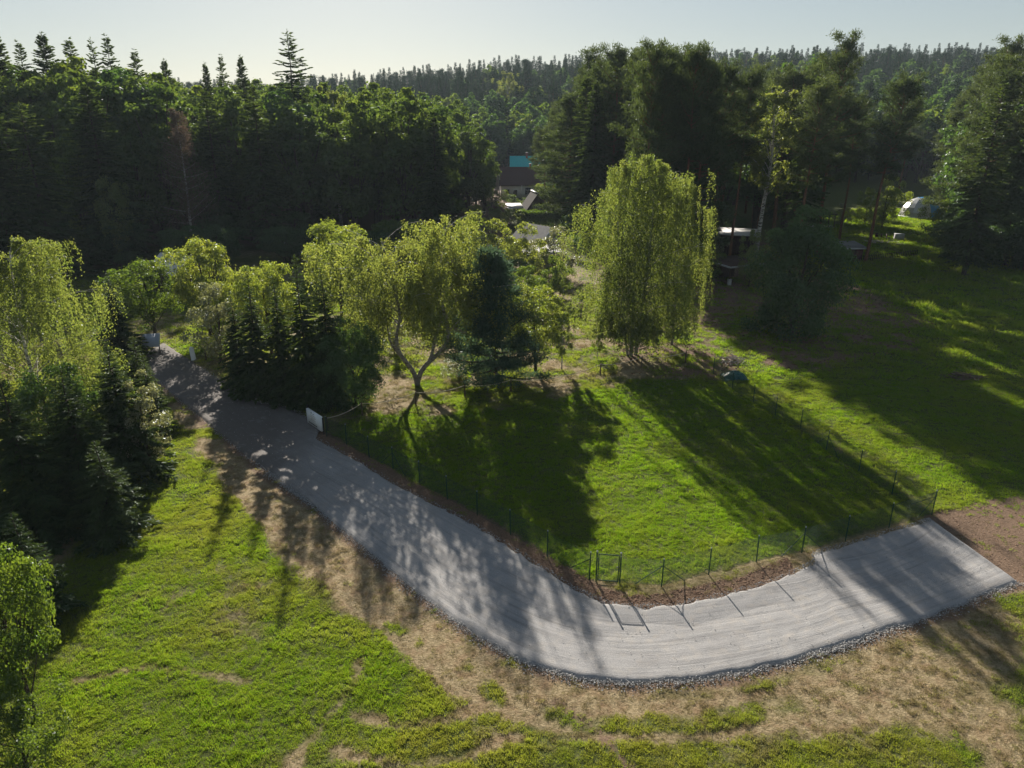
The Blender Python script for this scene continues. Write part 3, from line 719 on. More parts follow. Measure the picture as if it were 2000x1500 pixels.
# loose stones along the road's edges and clods in the dug strip
def tintmat(name, a, b, rough=0.9):
    m, nt, N, Lk = newmat(name); out = N.new('ShaderNodeOutputMaterial'); p = N.new('ShaderNodeBsdfPrincipled'); p.inputs['Roughness'].default_value = rough
    p.inputs['Specular IOR Level'].default_value = 0.2
    Lk.new(mixc(nt, attr(nt, 'tint'), a, b), p.inputs['Base Color']); Lk.new(p.outputs[0], out.inputs['Surface']); return m
def edge_points(E, n, lo, hi, sd, a0=0.0, a1=1.0):
    i = R.uniform(a0, a1, n) * (len(E) - 1.001); k = i.astype(int); f = (i - k)[:, None]
    P = E[k] * (1 - f) + E[k + 1] * f; T = unit(np.c_[E[k + 1] - E[k], np.zeros(n)])[:, :2]
    Nn = np.c_[T[:, 1], -T[:, 0]] * sd
    return P + Nn * (R.uniform(lo, hi, n))[:, None]
st = MB()
P = np.r_[edge_points(eo, 9000, -0.14, 0.16, 1, 0.2, 1.0), edge_points(eo, 4500, -0.3, 0.45, 1, 0.2, 1.0), edge_points(eo, 2200, -0.12, 0.2, 1, 0.0, 0.3)]; P += R.normal(0, 0.05, P.shape)
st.stones(np.c_[P, gz(P[:, 0], P[:, 1]) + R.uniform(0.0, 0.08, len(P))], 0.010 + 0.028 * R.random(len(P)) ** 1.6)
P = edge_points(ei, 4200, -0.25, 0.12, -1, 0.05, 1.0)
st.stones(np.c_[P, gz(P[:, 0], P[:, 1]) + R.uniform(0.05, 0.13, len(P))], R.uniform(0.012, 0.04, len(P)))
P = np.c_[R.uniform(-34, 24, 9000), R.uniform(18, 66, 9000)]; P = P[sdist(ROADPOLY, P[:, 0], P[:, 1]) < -0.3][:1500]
st.stones(np.c_[P, np.full(len(P), 0.135)], R.uniform(0.01, 0.03, len(P)))
tag(obj('gravel', st.mesh('gravel', tintmat('gravel_stone', (0.17, 0.17, 0.18), (0.50, 0.49, 0.47)))), 'loose grey stones along the edges of the gravel road', 'gravel', kind='stuff')
cl = MB()
P = edge_points(ei, 11000, -0.05, 1.0, -1, 0.28, 0.8)
P = P[plan(P[:, 0], P[:, 1])[1] > 0.45]
Q = np.c_[R.uniform(20, 34, 2600), R.uniform(26, 38, 2600)]; Q = Q[plan(Q[:, 0], Q[:, 1])[1] > 0.6]; P = np.r_[P, Q]
cl.stones(np.c_[P, gz(P[:, 0], P[:, 1]) + 0.01], 0.01 + 0.045 * R.random(len(P)) ** 4, None, 0.7)
tag(obj('earth_clods', cl.mesh('earth_clods', tintmat('earth_clod', (0.18, 0.11, 0.075), (0.27, 0.17, 0.115)))), 'brown clods of dug earth beside the gravel road', 'earth', kind='stuff')

# ------------------------------------------------------------------ scattering (stuff nobody could count): one object each
def scatter(name, P, rot, scl, idx, protos, label, cat, extra=None):
    me = mesh_np(name + '_points', P, [])
    for k, v, t in (('rot', rot, 'FLOAT_VECTOR'), ('scl', scl, 'FLOAT_VECTOR')):
        a = me.attributes.new(k, t, 'POINT'); a.data.foreach_set('vector', np.asarray(v, np.float32).ravel())
    a = me.attributes.new('idx', 'INT', 'POINT'); a.data.foreach_set('value', np.asarray(idx, np.int32))
    for k, v in (extra or {}).items():
        a = me.attributes.new(k, 'FLOAT', 'POINT'); a.data.foreach_set('value', np.asarray(v, np.float32))
    o = tag(obj(name, me), label, cat, kind='stuff')
    ng = bpy.data.node_groups.new(name + '_nodes', 'GeometryNodeTree')
    ng.interface.new_socket('Geometry', in_out='INPUT', socket_type='NodeSocketGeometry')
    ng.interface.new_socket('Geometry', in_out='OUTPUT', socket_type='NodeSocketGeometry')
    N, Lk = ng.nodes, ng.links
    gi = N.new('NodeGroupInput'); go = N.new('NodeGroupOutput'); ip = N.new('GeometryNodeInstanceOnPoints'); jn = N.new('GeometryNodeJoinGeometry')
    for pm in reversed(protos):
        po = bpy.data.objects.new(name + '_piece', pm)
        oi = N.new('GeometryNodeObjectInfo'); oi.inputs['Object'].default_value = po; oi.inputs['As Instance'].default_value = True
        Lk.new(oi.outputs['Geometry'], jn.inputs[0])
    def na(n, t):
        q = N.new('GeometryNodeInputNamedAttribute'); q.data_type = t; q.inputs['Name'].default_value = n
        return [s for s in q.outputs if s.enabled][0]
    ip.inputs['Pick Instance'].default_value = True
    Lk.new(gi.outputs[0], ip.inputs['Points']); Lk.new(jn.outputs[0], ip.inputs['Instance'])
    Lk.new(na('idx', 'INT'), ip.inputs['Instance Index']); Lk.new(na('scl', 'FLOAT_VECTOR'), ip.inputs['Scale'])
    er = N.new('FunctionNodeEulerToRotation'); Lk.new(na('rot', 'FLOAT_VECTOR'), er.inputs[0]); Lk.new(er.outputs[0], ip.inputs['Rotation'])
    Lk.new(ip.outputs[0], go.inputs[0])
    md = o.modifiers.new('scatter', 'NODES'); md.node_group = ng
    return o

def grass_mat():
    m, nt, N, Lk = newmat('grass_blades')
    out = N.new('ShaderNodeOutputMaterial'); t = attr(nt, 'tint'); dry = attr(nt, 'dry', 'INSTANCER'); hue = attr(nt, 'hue', 'INSTANCER')
    gd = mixc(nt, t, (0.06, 0.125, 0.014), (0.13, 0.195, 0.025)); gd = mixc(nt, hue, gd, (0.155, 0.18, 0.04))
    gt = mixc(nt, t, (0.14, 0.32, 0.008), (0.34, 0.48, 0.014)); gt = mixc(nt, hue, gt, (0.37, 0.40, 0.04))
    sd = mixc(nt, t, (0.18, 0.15, 0.07), (0.38, 0.325, 0.19)); sd2 = mixc(nt, t, (0.16, 0.12, 0.05), (0.30, 0.24, 0.12))
    d = N.new('ShaderNodeBsdfDiffuse'); Lk.new(mixc(nt, dry, gd, sd), d.inputs['Color'])
    tr = N.new('ShaderNodeBsdfTranslucent'); Lk.new(mixc(nt, dry, gt, sd2), tr.inputs['Color'])
    mx = N.new('ShaderNodeMixShader'); mx.inputs[0].default_value = 0.5; Lk.new(d.outputs[0], mx.inputs[1]); Lk.new(tr.outputs[0], mx.inputs[2])
    Lk.new(mx.outputs[0], out.inputs['Surface']); return m
GM = grass_mat()
def tuft(seed, n, L, rad, w, up=1.0):
    g = np.random.default_rng(seed); mb = MB()
    a = g.uniform(0, 2 * PI, n); q = rad * np.sqrt(g.random(n)); P = np.c_[np.cos(a) * q, np.sin(a) * q, np.full(n, -0.01)]
    D = np.c_[np.cos(a), np.sin(a), np.zeros(n)] * g.uniform(0.1, 0.9, n)[:, None] + g.normal(0, 0.25, (n, 3)); D[:, 2] = up
    LL = L * g.uniform(0.5, 1.25, n); mb.leaves(P, D, LL, w * g.uniform(0.7, 1.4, n), g.random(n), g)
    return mb.mesh('tuft', GM)
TUFTS = [tuft(61, 36, 0.115, 0.16, 0.019), tuft(62, 32, 0.155, 0.14, 0.019), tuft(63, 32, 0.075, 0.17, 0.020, 0.6), tuft(64, 18, 0.26, 0.14, 0.02)]
pts = []
for y0, y1, den, sc in ((14.5, 24, 85, 0.66), (24, 36, 60, 0.8), (36, 56, 28, 1.1), (56, 80, 8, 1.9), (80, 125, 2.6, 2.9), (125, 180, 2.0, 3.0)):
    wmax = 0.74 * depth(y1) + 3; n = int(den * 2 * wmax * (y1 - y0))
    x = R.uniform(-wmax, wmax, n); y = R.uniform(y0, y1, n)
    k = np.abs(x) < 0.735 * depth(y) + 2.5; x, y = x[k], y[k]
    pts.append(np.c_[x, y, np.full(len(x), sc)])
pts = np.concatenate(pts)
g_, s_ = plan(pts[:, 0], pts[:, 1])
rd = sdist(ROADPOLY, pts[:, 0], pts[:, 1])
fine = fbm(pts[:, 0] * 0.9, pts[:, 1] * 1.2, 4, 12)
pk = (0.30 + 0.7 * sstep(0.15, 0.7, g_ + (fine - 0.5) * 0.7)) * (1 - 0.93 * s_)
keep = (R.random(len(pts)) < pk) & (rd > 0.12)
under = (pts[:, 1] > 95) & (pts[:, 0] < 18)
keep &= ~under
keep &= (pts[:, 1] < 125) | (sdist(GLAWN, pts[:, 0], pts[:, 1]) < 0)
pts, g_, s_, fine = pts[keep], g_[keep], s_[keep], fine[keep]
n = len(pts)
dry = np.clip(sstep(0.75, 0.25, g_ + (fbm(pts[:, 0] * 0.8, pts[:, 1] * 0.8, 3, 13) - 0.5) * 0.6) * 1.0 + R.normal(0, 0.20, n), 0, 1)
inlawn = sdist(LAWN, pts[:, 0], pts[:, 1]) < 0.3
hue = np.clip(np.where(inlawn, 0.10, np.where(pts[:, 0] > 15, 0.22, np.where((pts[:, 1] < 25) & (pts[:, 0] > -4), 0.75, 0.42))) + (fbm(pts[:, 0] / 3, pts[:, 1] / 3, 4, 14) - 0.5) * 1.3 + R.normal(0, 0.1, n), 0, 1)
long_ = (pts[:, 1] > 62) & (pts[:, 0] > 30)
idx = np.where(R.random(n) < 0.35, 1, np.where(dry > 0.6, 2, 0)); idx = np.where(long_ & (R.random(n) < 0.5), 3, idx)
hs = pts[:, 2] * R.uniform(0.5, 1.2, n) * (0.6 + 0.8 * sstep(0.4, 0.75, fine)) * np.where(dry > 0.55, 0.6, 1.0)
scl = np.c_[pts[:, 2] * R.uniform(0.8, 1.3, n), pts[:, 2] * R.uniform(0.8, 1.3, n), hs ** 0.8]
rot = np.c_[R.normal(0, 0.1, n), R.normal(0, 0.1, n), R.uniform(0, 2 * PI, n)]
scatter('grass', np.c_[pts[:, :2], gz(pts[:, 0], pts[:, 1])], rot, scl, idx, TUFTS, 'grass of the lawn, field and meadow around the road', 'grass', {'dry': dry, 'hue': hue})

# fallen leaves and twigs under the trees on the right
lf = MB(); n = 16000
P = np.c_[R.uniform(8, 50, n), R.uniform(52, 100, n)]; sl_ = plan(P[:, 0], P[:, 1])[1]; P = P[R.random(n) < sl_ * 0.9]; n = len(P)
Dv = np.c_[R.normal(0, 1, (n, 2)), R.normal(0, 0.25, n)]
lf.leaves(np.c_[P, gz(P[:, 0], P[:, 1]) + 0.02], Dv, R.uniform(0.12, 0.5, n), R.uniform(0.03, 0.16, n), R.random(n))
tag(obj('leaf_litter', lf.mesh('leaf_litter', tintmat('leaf_litter', (0.09, 0.045, 0.028), (0.33, 0.21, 0.13)))), 'brown fallen leaves and twigs under the trees on the right', 'leaf litter', kind='stuff')

# ------------------------------------------------------------------ far wooded hill (one mass) as stuff
def merged(p, name):
    t, c = p['trunk'], p['crown']
    def arr(me):
        co = np.empty(len(me.vertices) * 3, np.float32); me.vertices.foreach_get('co', co)
        li = np.empty(len(me.loops), np.int32); me.loops.foreach_get('vertex_index', li)
        lt = np.empty(len(me.polygons), np.int32); me.polygons.foreach_get('loop_total', lt)
        tn = np.empty(len(me.vertices), np.float32); me.attributes['tint'].data.foreach_get('value', tn)
        return co.reshape(-1, 3), li, lt, tn
    V, F, mi, T, off = [], {3: [], 4: []}, {3: [], 4: []}, [], 0
    for m, me in enumerate((t, c)):
        co, li, lt, tn = arr(me); st = np.r_[0, np.cumsum(lt)[:-1]]
        for k in (3, 4):
            s = st[lt == k]
            if len(s): F[k].append(li[s[:, None] + np.arange(k)] + off); mi[k].append(np.full(len(s), m))
        V.append(co); T.append(tn); off += len(co)
    FF = [np.concatenate(F[k]) for k in (3, 4) if F[k]]; MI = np.concatenate([np.concatenate(mi[k]) for k in (3, 4) if F[k]])
    return mesh_np(name, np.concatenate(V), FF, [t.materials[0], c.materials[0]], MI, {'tint': np.concatenate(T)})
far_sp = make_spruce(71, 25.0, 3.0, 0.9, 7, 1.7, 1.8, low=0.15, pw=2.0, leaf='far')
far_sp2 = make_spruce(72, 22.0, 3.0, 0.9, 6, 1.7, 1.8, low=0.2, leaf='far')
far_pn = make_pine(73, 23.0, 3.6, 0.45, 26, 1.6, 16, 'far')
far_bd = make_broad(74, 21.0, 5.0, 50, 70, 0.95, 'broad', t0=0.2, lobe=(0.2, 0.36))
far_bd2 = recolour(far_bd, 'dark')
FP = [merged(q, 'far_tree') for q in (far_sp, far_sp2, far_pn, far_bd, far_bd2)]
P = []
yy = 200.0
while yy < 640:
    st_ = 5.2 + (yy - 200) * 0.006
    xs = np.arange(-0.80 * yy, 0.82 * yy, st_)
    P.append(np.c_[xs + R.normal(0, st_ * 0.3, len(xs)), np.full(len(xs), yy) + R.normal(0, st_ * 0.3, len(xs))]); yy += st_
P = np.concatenate(P)
a = P[:, 0] / P[:, 1]
vale = (np.abs(P[:, 0] - 4) < np.interp(P[:, 1], [200, 262, 300], [26, 20, 0])) & (P[:, 1] < 275)
vale |= (a > 0.34) & (a < 0.60) & (P[:, 1] < 226)
P = P[~vale]; a = a[~vale]
n = len(P)
kind = R.random(n)
tz = fbm(P[:, 0] / 45, P[:, 1] / 45, 3, 41)
slope = sstep(330, 430, P[:, 1])
conif = np.clip(0.45 + slope * 0.6 + (tz - 0.5) * 1.4, 0.05, 0.97)
idx = np.where(kind < conif, np.where(R.random(n) < 0.45, 1, np.where(R.random(n) < 0.2, 2, 0)), np.where(R.random(n) < 0.75, 4, 3))
sc = R.uniform(0.68, 1.08, n)
scatter('hill_forest', np.c_[P, terrain(P[:, 0], P[:, 1]) - 0.3], np.c_[np.zeros(n), np.zeros(n), R.uniform(0, 6.28, n)],
        np.c_[sc * R.uniform(0.9, 1.2, n), sc * R.uniform(0.9, 1.2, n), sc], idx, FP, 'distant dark forest covering the hill along the horizon', 'forest')

# ------------------------------------------------------------------ trees of the yard, the road side and the garden: each one its own
T = tree_px
T('birch_yard', 'weeping_birch', 'twisted weeping birch with forked bole and yellow-green hanging leaves in the sunny yard', 815, 752, 405, 146, rz=0.0)
T('birch_big', 'weeping_birch', 'tall bright weeping birch beside the rope, its pale curtain lit on the left', 1232, 694, 284, 108, rz=0.0)
T('birch_big2', 'weeping_birch', 'shaded weeping birch close on the right of the tall bright one', 1312, 672, 330, 60, rz=0.6)
T('birch_left', 'weeping_birch', 'big weeping birch at the left edge rising over the dark conifers', 62, 905, 470, 150, rz=1.0, mid=True)
T('birch_airy', 'birch_tree', 'airy tall birch with white trunk standing in front of the pines', 1476, 505, 168, 80, rz=0.2)
T('birch_airy', 'birch_tree', 'yellowish birch crown against the dark broadleaf forest on the left', 668, 452, 168, 52, rz=2.2)
T('birch_airy', 'larch_tree', 'slender yellow-green tree in the gap above the turquoise roof', 990, 322, 206, 26, rz=1.2)
T('pine_blue', 'young_pine', 'bushy blue-green pine beside the rope in the yard', 966, 744, 500, 90)
T('lime_a', 'oak_tree', 'loose yellow-green broadleaf tree on the right of the blue-green pine', 1046, 728, 548, 66)
T('birch_young', 'young_birch', 'slim young tree with yellow tip between the pine and tall weeping birch', 1097, 722, 588, 30)
T('birch_young', 'sapling', 'thin sapling standing left of the tall weeping birch', 1166, 702, 640, 20)
T('birch_young', 'sapling', 'small pale sapling behind the rope on the yard path', 1100, 590, 532, 14)
T('pale_c', 'shrub', 'low grey-green shrub to the right of the twisted birch trunk', 893, 738, 700, 26, cat='shrub')
T('oak_dark', 'broadleaf_tree', 'dense dark bushy tree by the white sign, spreading to the right', 693, 796, 622, 64)
T('spruce_b', 'spruce_tree', 'dark spruce behind the white sign, tallest of that row', 606, 792, 498, 62)
T('spruce_b', 'spruce_tree', 'dark spruce between the white sign and the dense bushy tree', 650, 790, 522, 62)
T('spruce_a', 'spruce_tree', 'dark spruce left of the tallest one in the row behind the road', 560, 780, 540, 60)
T('spruce_b', 'spruce_tree', 'dark slim spruce third from the sunlit path entrance', 512, 772, 522, 54)
T('spruce_b', 'spruce_tree', 'small dark spruce nearest the sunlit path entrance', 474, 752, 568, 44)
T('lime_b', 'broadleaf_tree', 'bright yellow-green tree lit from behind over the dark spruce row', 532, 700, 497, 66)
T('pale_c', 'broadleaf_tree', 'pale dusty green bush-like tree above the path entrance', 432, 706, 556, 62)
T('lime_a', 'broadleaf_tree', 'tallest of the sunlit round trees beyond the road entrance', 411, 655, 455, 62)
T('broad_a', 'broadleaf_tree', 'sunlit round tree on the left of the tallest one beyond the entrance', 303, 660, 500, 62)
T('lime_b', 'broadleaf_tree', 'sunlit broad tree peeking over on the left of the twisted birch', 668, 610, 416, 66)
T('spruce_a', 'spruce_tree', 'lone spruce left of the grey panel at the road entrance', 226, 706, 540, 64, mid=True)
T('spruce_a', 'spruce_tree', 'spruce in the conifer clump nearest the road, its skirt in shade', 232, 925, 668, 95, mid=True)
T('spruce_b', 'spruce_tree', 'spruce at the far end of the left conifer clump beside the entrance', 272, 800, 655, 48, mid=True)
T('spruce_b', 'spruce_tree', 'spruce behind the silvery shrub in the left conifer clump', 292, 850, 690, 46, mid=True)
T('spruce_a', 'spruce_tree', 'broad spruce in the middle of the left conifer clump', 150, 1000, 720, 110, mid=True)
T('spruce_a', 'spruce_tree', 'dark spruce cut by the left edge of the conifer clump', 40, 1040, 740, 120, mid=True)
T('spruce_b', 'spruce_tree', 'low spruce in front of the conifer clump, its foot on the field edge', 205, 1040, 860, 80, mid=True)
T('dark_a', 'broadleaf_tree', 'dark leafy undergrowth tree inside the left conifer clump', 110, 950, 700, 90, mid=True)
T('spruce_b', 'spruce_tree', 'small spruce at the left edge with lit branch tips', 50, 1200, 1000, 80, mid=True)
T('pale_tall', 'shrub_tree', 'sunlit silvery shrub at the right front of the left conifer clump', 284, 918, 742, 50, mid=True)
T('broad_b', 'broadleaf_tree', 'olive green leafy tree in the lower left corner', 20, 1400, 1040, 85, mid=True)
T('broad_c', 'shrub', 'low shrub below the leafy tree in the lower left corner', 25, 1520, 1330, 80, cat='shrub', mid=True)
T('oak_dark', 'broadleaf_tree', 'huge dark round tree in front of the brown roofed shelter', 1545, 655, 405, 88)
T('lime_c', 'shrub', 'sunlit light green shrub on the left side of the huge dark tree', 1462, 560, 452, 26, cat='shrub')
T('pine_1', 'pine_tree', 'lone pine with bare leaning trunk in front of the sunny lawn', 1688, 512, 165, 50, lean=(0, 0.05))
T('lime_c', 'garden_tree', 'small yellow-green garden tree behind the lone pine on the lawn', 1722, 446, 345, 34)
T('lime_c', 'garden_tree', 'smaller yellow-green garden tree left of the lone pine trunk', 1688, 438, 368, 20)
T('broad_c', 'shrub', 'green shrub in front of the blue dome', 1838, 476, 388, 38, cat='shrub')
T('dark_a', 'broadleaf_tree', 'dark bushy tree at the right end of the sunny lawn', 1895, 500, 380, 60)
T('pale_c', 'shrub', 'grey bare shrub at the left side of the sunny lawn', 1640, 440, 398, 18, cat='shrub')
# garden round the cottages
GARDEN = [('lime_c', 'sunlit fruit tree in front of the cottage roofs', 968, 536, 432, 50), ('pale_c', 'pale grey-green tree on the right of the cottage roofs', 1085, 540, 446, 46),
 ('lime_c', 'yellow-green fruit tree hiding the long cottage roof', 1026, 548, 438, 44), ('lime_c', 'round yellow-green tree left of the dark cabin', 930, 468, 402, 30), ('broad_c', 'green shrub on the left of the grey cottage roof', 878, 500, 438, 26),
 ('lime_c', 'yellow-green shrub right in front of the white house', 1052, 420, 360, 20), ('broad_c', 'dark shrub left of the white house', 960, 402, 362, 24),
 ('broad_c', 'low dark shrub under the white house wall', 1000, 408, 380, 22), ('dark_a', 'dark rounded shrub in front of the corrugated roof', 1010, 560, 500, 34),
 ('broad_c', 'small orchard tree casting shade behind the yard path', 1080, 580, 500, 32), ('lime_c', 'bright shrub at the front of the dark cabin', 1000, 446, 408, 26),
 ('pale_c', 'grey shrub left of the yard behind the twisted birch', 735, 640, 575, 30), ('rust', 'reddish shrub behind the twisted birch crown', 905, 640, 585, 14),
 ('dark_a', 'dark thicket tree between the twisted birch and the far cottages', 880, 590, 470, 44), ('broad_a', 'tall green tree beside the left cottage roof', 762, 520, 425, 42),
 ('lime_c', 'round bright shrub just left of the yard path', 1060, 628, 560, 34), ('broad_c', 'green shrub behind the loose yellow-green tree', 1030, 610, 520, 40),
 ('pale_c', 'grey-green shrub over the long pale rope on the left', 770, 690, 630, 30), ('broad_c', 'green shrub filling the gap behind the twisted birch trunk', 850, 650, 580, 40),
 ('lime_c', 'yellow-green shrub below the left cottage roof', 905, 560, 470, 40), ('broad_c', 'low green shrub in front of the bright corrugated sheets', 1062, 535, 488, 24),
 ('lime_c', 'yellow-green shrub left of the pale patchy lean-to roof', 975, 440, 395, 24), ('dark_a', 'dark shrub on the right behind the corrugated roof', 1125, 505, 455, 22), ('broad_c', 'green shrub at the foot of the front pine', 1122, 470, 418, 24),
 ('pale_c', 'pale shrub among the pine trunks left of the dark shed', 1392, 505, 440, 26), ('broad_c', 'dark green bush behind the tall weeping birch', 1360, 560, 470, 40)]
PR['rust'] = recolour(b3, 'rust')
for (k, lab, px, py, top, hw) in GARDEN: T(k, 'garden_tree' if 'tree' in lab else 'shrub', lab, px, py, top, hw, cat='tree' if 'tree' in lab else 'shrub')
# the pines on the right, front ones seen singly
PINES = [('pine_dense', 'broad dense pine at the left end of the pine wood', 1112, 452, 185, 74), ('pine_2', 'pine rising over the dense one at the left end of the pine wood', 1148, 440, 116, 62),
 ('pine_0', 'pine whose crown stands over the left side of the tall weeping birch', 1190, 470, 104, 52), ('pine_3', 'narrow pine behind the tall weeping birch, its red trunk showing on the right', 1325, 540, 112, 46),
 ('pine_1', 'pine left of the airy birch with a long red trunk', 1385, 520, 140, 50), ('pine_3', 'pine with twin bare trunks before the white roofed shed', 1425, 512, 152, 40),
 ('pine_2', 'spreading pine with the widest crown right of the airy birch', 1592, 500, 92, 64), ('pine_0', 'tall pine on the right edge of the picture', 2010, 470, 30, 78),
 ('pine_dense', 'dense pine filling the right edge below the tall one', 1945, 492, 130, 84), ('pine_2', 'pine on the left of the tall right edge pine', 1895, 462, 98, 58),
 ('pine_dense', 'low dense pine behind the dome on the right', 1850, 440, 180, 62), ('pine_1', 'thin pine just right of the widest crowned pine', 1640, 470, 200, 36),
 ('pine_dense', 'tall dense pine two in from the right edge', 1968, 476, 62, 78), ('wood_c', 'big dark leafy tree right of the dome', 1882, 452, 195, 62), ('pine_dense', 'dense pine half cut by the right edge', 2040, 500, 60, 90),
 ('wood_c', 'big dark leafy tree at the right edge above the meadow', 1995, 516, 235, 76), ('oak_dark', 'dark bush closing the wood right of the dome lawn', 1868, 508, 405, 48), ('oak_dark', 'dark bush under the big leafy tree at the right edge', 1960, 520, 400, 62), ('oak_dark', 'dark bush cut by the right edge at the meadow', 2025, 528, 385, 66), ('dark_b', 'dark leafy tree low at the right edge beneath the dense pine', 1990, 512, 290, 90), ('dark_a', 'dark leafy tree between the lawn shrub and the right edge', 1915, 505, 320, 78)]
for (k, lab, px, py, top, hw) in PINES: T(k, 'broadleaf_tree' if k[0] in 'dwo' else 'pine_tree', lab, px, py, top, hw)
def band(v, edges, names):
    for e, n_ in zip(edges, names):
        if v < e: return n_
    return names[-1]
def where_l(px, y):
    row = 'left forest' if y == 0 else band(y, (145, 178), ('left forest front row', 'left forest second row', 'left forest back row'))
    return row + band(px, (60, 150, 240, 330, 450, 560, 640, 740, 840), (', cut by the picture edge', ' under the leftmost skyline spruces', ' under the third pointed skyline spruce', ' under the ragged skyline spruces',
        ' near the half-bare reddish tree', ' under the three small spruce tips', ' under the big lone spruce', ' near the yellowish birch crown', ' where the wall is highest', ' at its right end by the valley'))
def where_r(px, y):
    row = band(y, (135, 175), ('right wood front row', 'right wood second row', 'right wood back row'))
    return row + band(px, (1130, 1200, 1300, 1400, 1500, 1600, 1700, 1800, 1900), (' at its left end', ' behind the broad dense pine', ' above the tall weeping birch', ' above the shaded weeping birch', ' by the airy birch', ' above the huge dark tree',
        ' behind the lone pine', ' above the far lawn', ' behind the dome', ' at the right edge of the picture'))
def free(x, y, L, d):
    return all((x - a) ** 2 + (y - b) ** 2 > d * d for a, b in L)
for k, (px, y, top) in enumerate(((1248, 97, 112), (1266, 103, 108), (1268, 98, 128), (1300, 108, 118), (1347, 100, 125), (1505, 126, 150), (1530, 136, 110), (1560, 130, 130))):
    h = z_at(top, y)
    tree(('pine_2', 'pine_0', 'pine_dense', 'pine_2', 'pine_dense', 'pine_1', 'wood_c', 'pine_0')[k], 'broadleaf_tree' if k == 6 else 'pine_tree', 'tall dark ' + ('leafy tree' if k == 6 else 'pine') + ( (' with its crown straight over the tall weeping birch', ' second behind the tall weeping birch', ' close behind the gap of the two weeping birches', ' deeper behind the gap of the two weeping birches', ' close behind the shaded weeping birch', ' directly right of the airy birch', ' second right of the airy birch', ' beside the widest crowned pine')[k]), x_at(px, y), y, h, h * (0.15 if k < 2 else 0.19))
used = []
rows = 0
for it in range(9000):
    if rows >= 105: break
    y = random.uniform(98, 215); px = random.uniform(1050, 2150); x = x_at(px, y)
    if 1330 < px < 1540 and y < 132: continue
    if 1560 < px < 1880 and y < 214: continue
    if px < 1110 and y < 165: continue
    if px < 1250 and y < 118: continue
    if not free(x, y, used, 6.0): continue
    used.append((x, y)); rows += 1
    sky = np.interp(px, [1040, 1090, 1150, 1240, 1400, 1500, 1600, 1700, 1800, 1900, 2000], [255, 190, 125, 108, 140, 130, 120, 210, 170, 110, 60])
    h = min(z_at(sky + random.uniform(0, 60), y), 31.0)
    k = random.choice(['pine_0', 'pine_1', 'pine_2', 'pine_3', 'pine_2', 'wood_c', 'spruce_f2'])
    if px < 1260: k = random.choice(['pine_0', 'pine_2', 'pine_1', 'spruce_f1'])
    if k[:4] == 'pine': tree(k, 'pine_tree', 'dark green pine, ' + where_r(px, y), x, y, h, h * random.uniform(0.15, 0.2), group='pines of the right wood')
    elif k[:4] == 'wood': tree(k, 'broadleaf_tree', 'dark broadleaf tree, ' + where_r(px, y), x, y, h * 0.85, h * 0.22, group='broadleaf trees of the right wood')
    else: tree(k, 'spruce_tree', 'dark spruce, ' + where_r(px, y), x, y, h, h * 0.14, group='spruces of the right wood')

# the forest on the left: skyline spruces seen singly, then the canopy of broadleaf trees
SKY = [('spruce_f1', 'leftmost tall spruce on the skyline', 28, 470, 72, 57), ('spruce_f1', 'tall pointed spruce on the skyline, second from the left', 76, 465, 56, 52),
 ('spruce_f2', 'thin skyline spruce between two tall pointed ones', 118, 470, 86, 40), ('spruce_f1', 'tall pointed spruce on the skyline, third from the left', 160, 462, 62, 52),
 ('spruce_f2', 'ragged skyline spruce right of the third pointed one', 206, 460, 80, 48), ('spruce_f3', 'ragged tall spruce left of the two-topped gap', 247, 465, 76, 48),
 ('spruce_f2', 'ragged tall spruce right of the two-topped gap', 275, 462, 74, 43), ('spruce_f2', 'short skyline spruce sloping down to the broadleaf crowns', 322, 470, 102, 43),
 ('spruce_f1', 'small lone spruce tip over the broadleaf crowns', 370, 450, 114, 33), ('spruce_f3', 'big lone spruce standing widest and highest above the broadleaf crowns', 597, 440, 61, 74),
 ('spruce_f1', 'small spruce group tip on the skyline, left one', 442, 442, 122, 28), ('spruce_f2', 'small spruce group tip on the skyline, middle one', 472, 440, 112, 30), ('spruce_f1', 'small spruce group tip on the skyline, right one', 508, 442, 108, 33),
 ('spruce_f1', 'broad shaded spruce at the left edge of the forest front', 40, 560, 170, 81), ('spruce_f3', 'shaded drooping spruce in the left forest front', 110, 540, 200, 77),
 ('spruce_f1', 'dark shaded spruce behind the sunlit poplar-like trees', 232, 520, 165, 70), ('bare', 'half-bare reddish tree with pale stem at the forest edge', 383, 505, 196, 55),
 ('spruce_f1', 'dark narrow spruce at the right end of the forest wall', 886, 420, 248, 35), ('spruce_f2', 'tall dark narrow tree beside the valley gap', 930, 400, 290, 24)]
for (k, lab, px, py, top, hw) in SKY: T(k, 'bare_tree' if k == 'bare' else 'spruce_tree', lab, px, py, top, hw)
FRONT = [('wood_d', 'sunlit poplar-like tree in the left forest front', 182, 520, 268, 40), ('lime_b', 'sunlit crown lower right of the poplar-like tree', 243, 525, 330, 34),
 ('wood_a', 'broad crown catching sun left of the reddish tree', 285, 500, 262, 54), ('wood_d', 'sunlit rounded crown at the middle of the forest wall', 800, 440, 232, 34)]
for (k, lab, px, py, top, hw) in FRONT: T(k, 'broadleaf_tree', lab, px, py, top, hw)
used = []; rows = 0
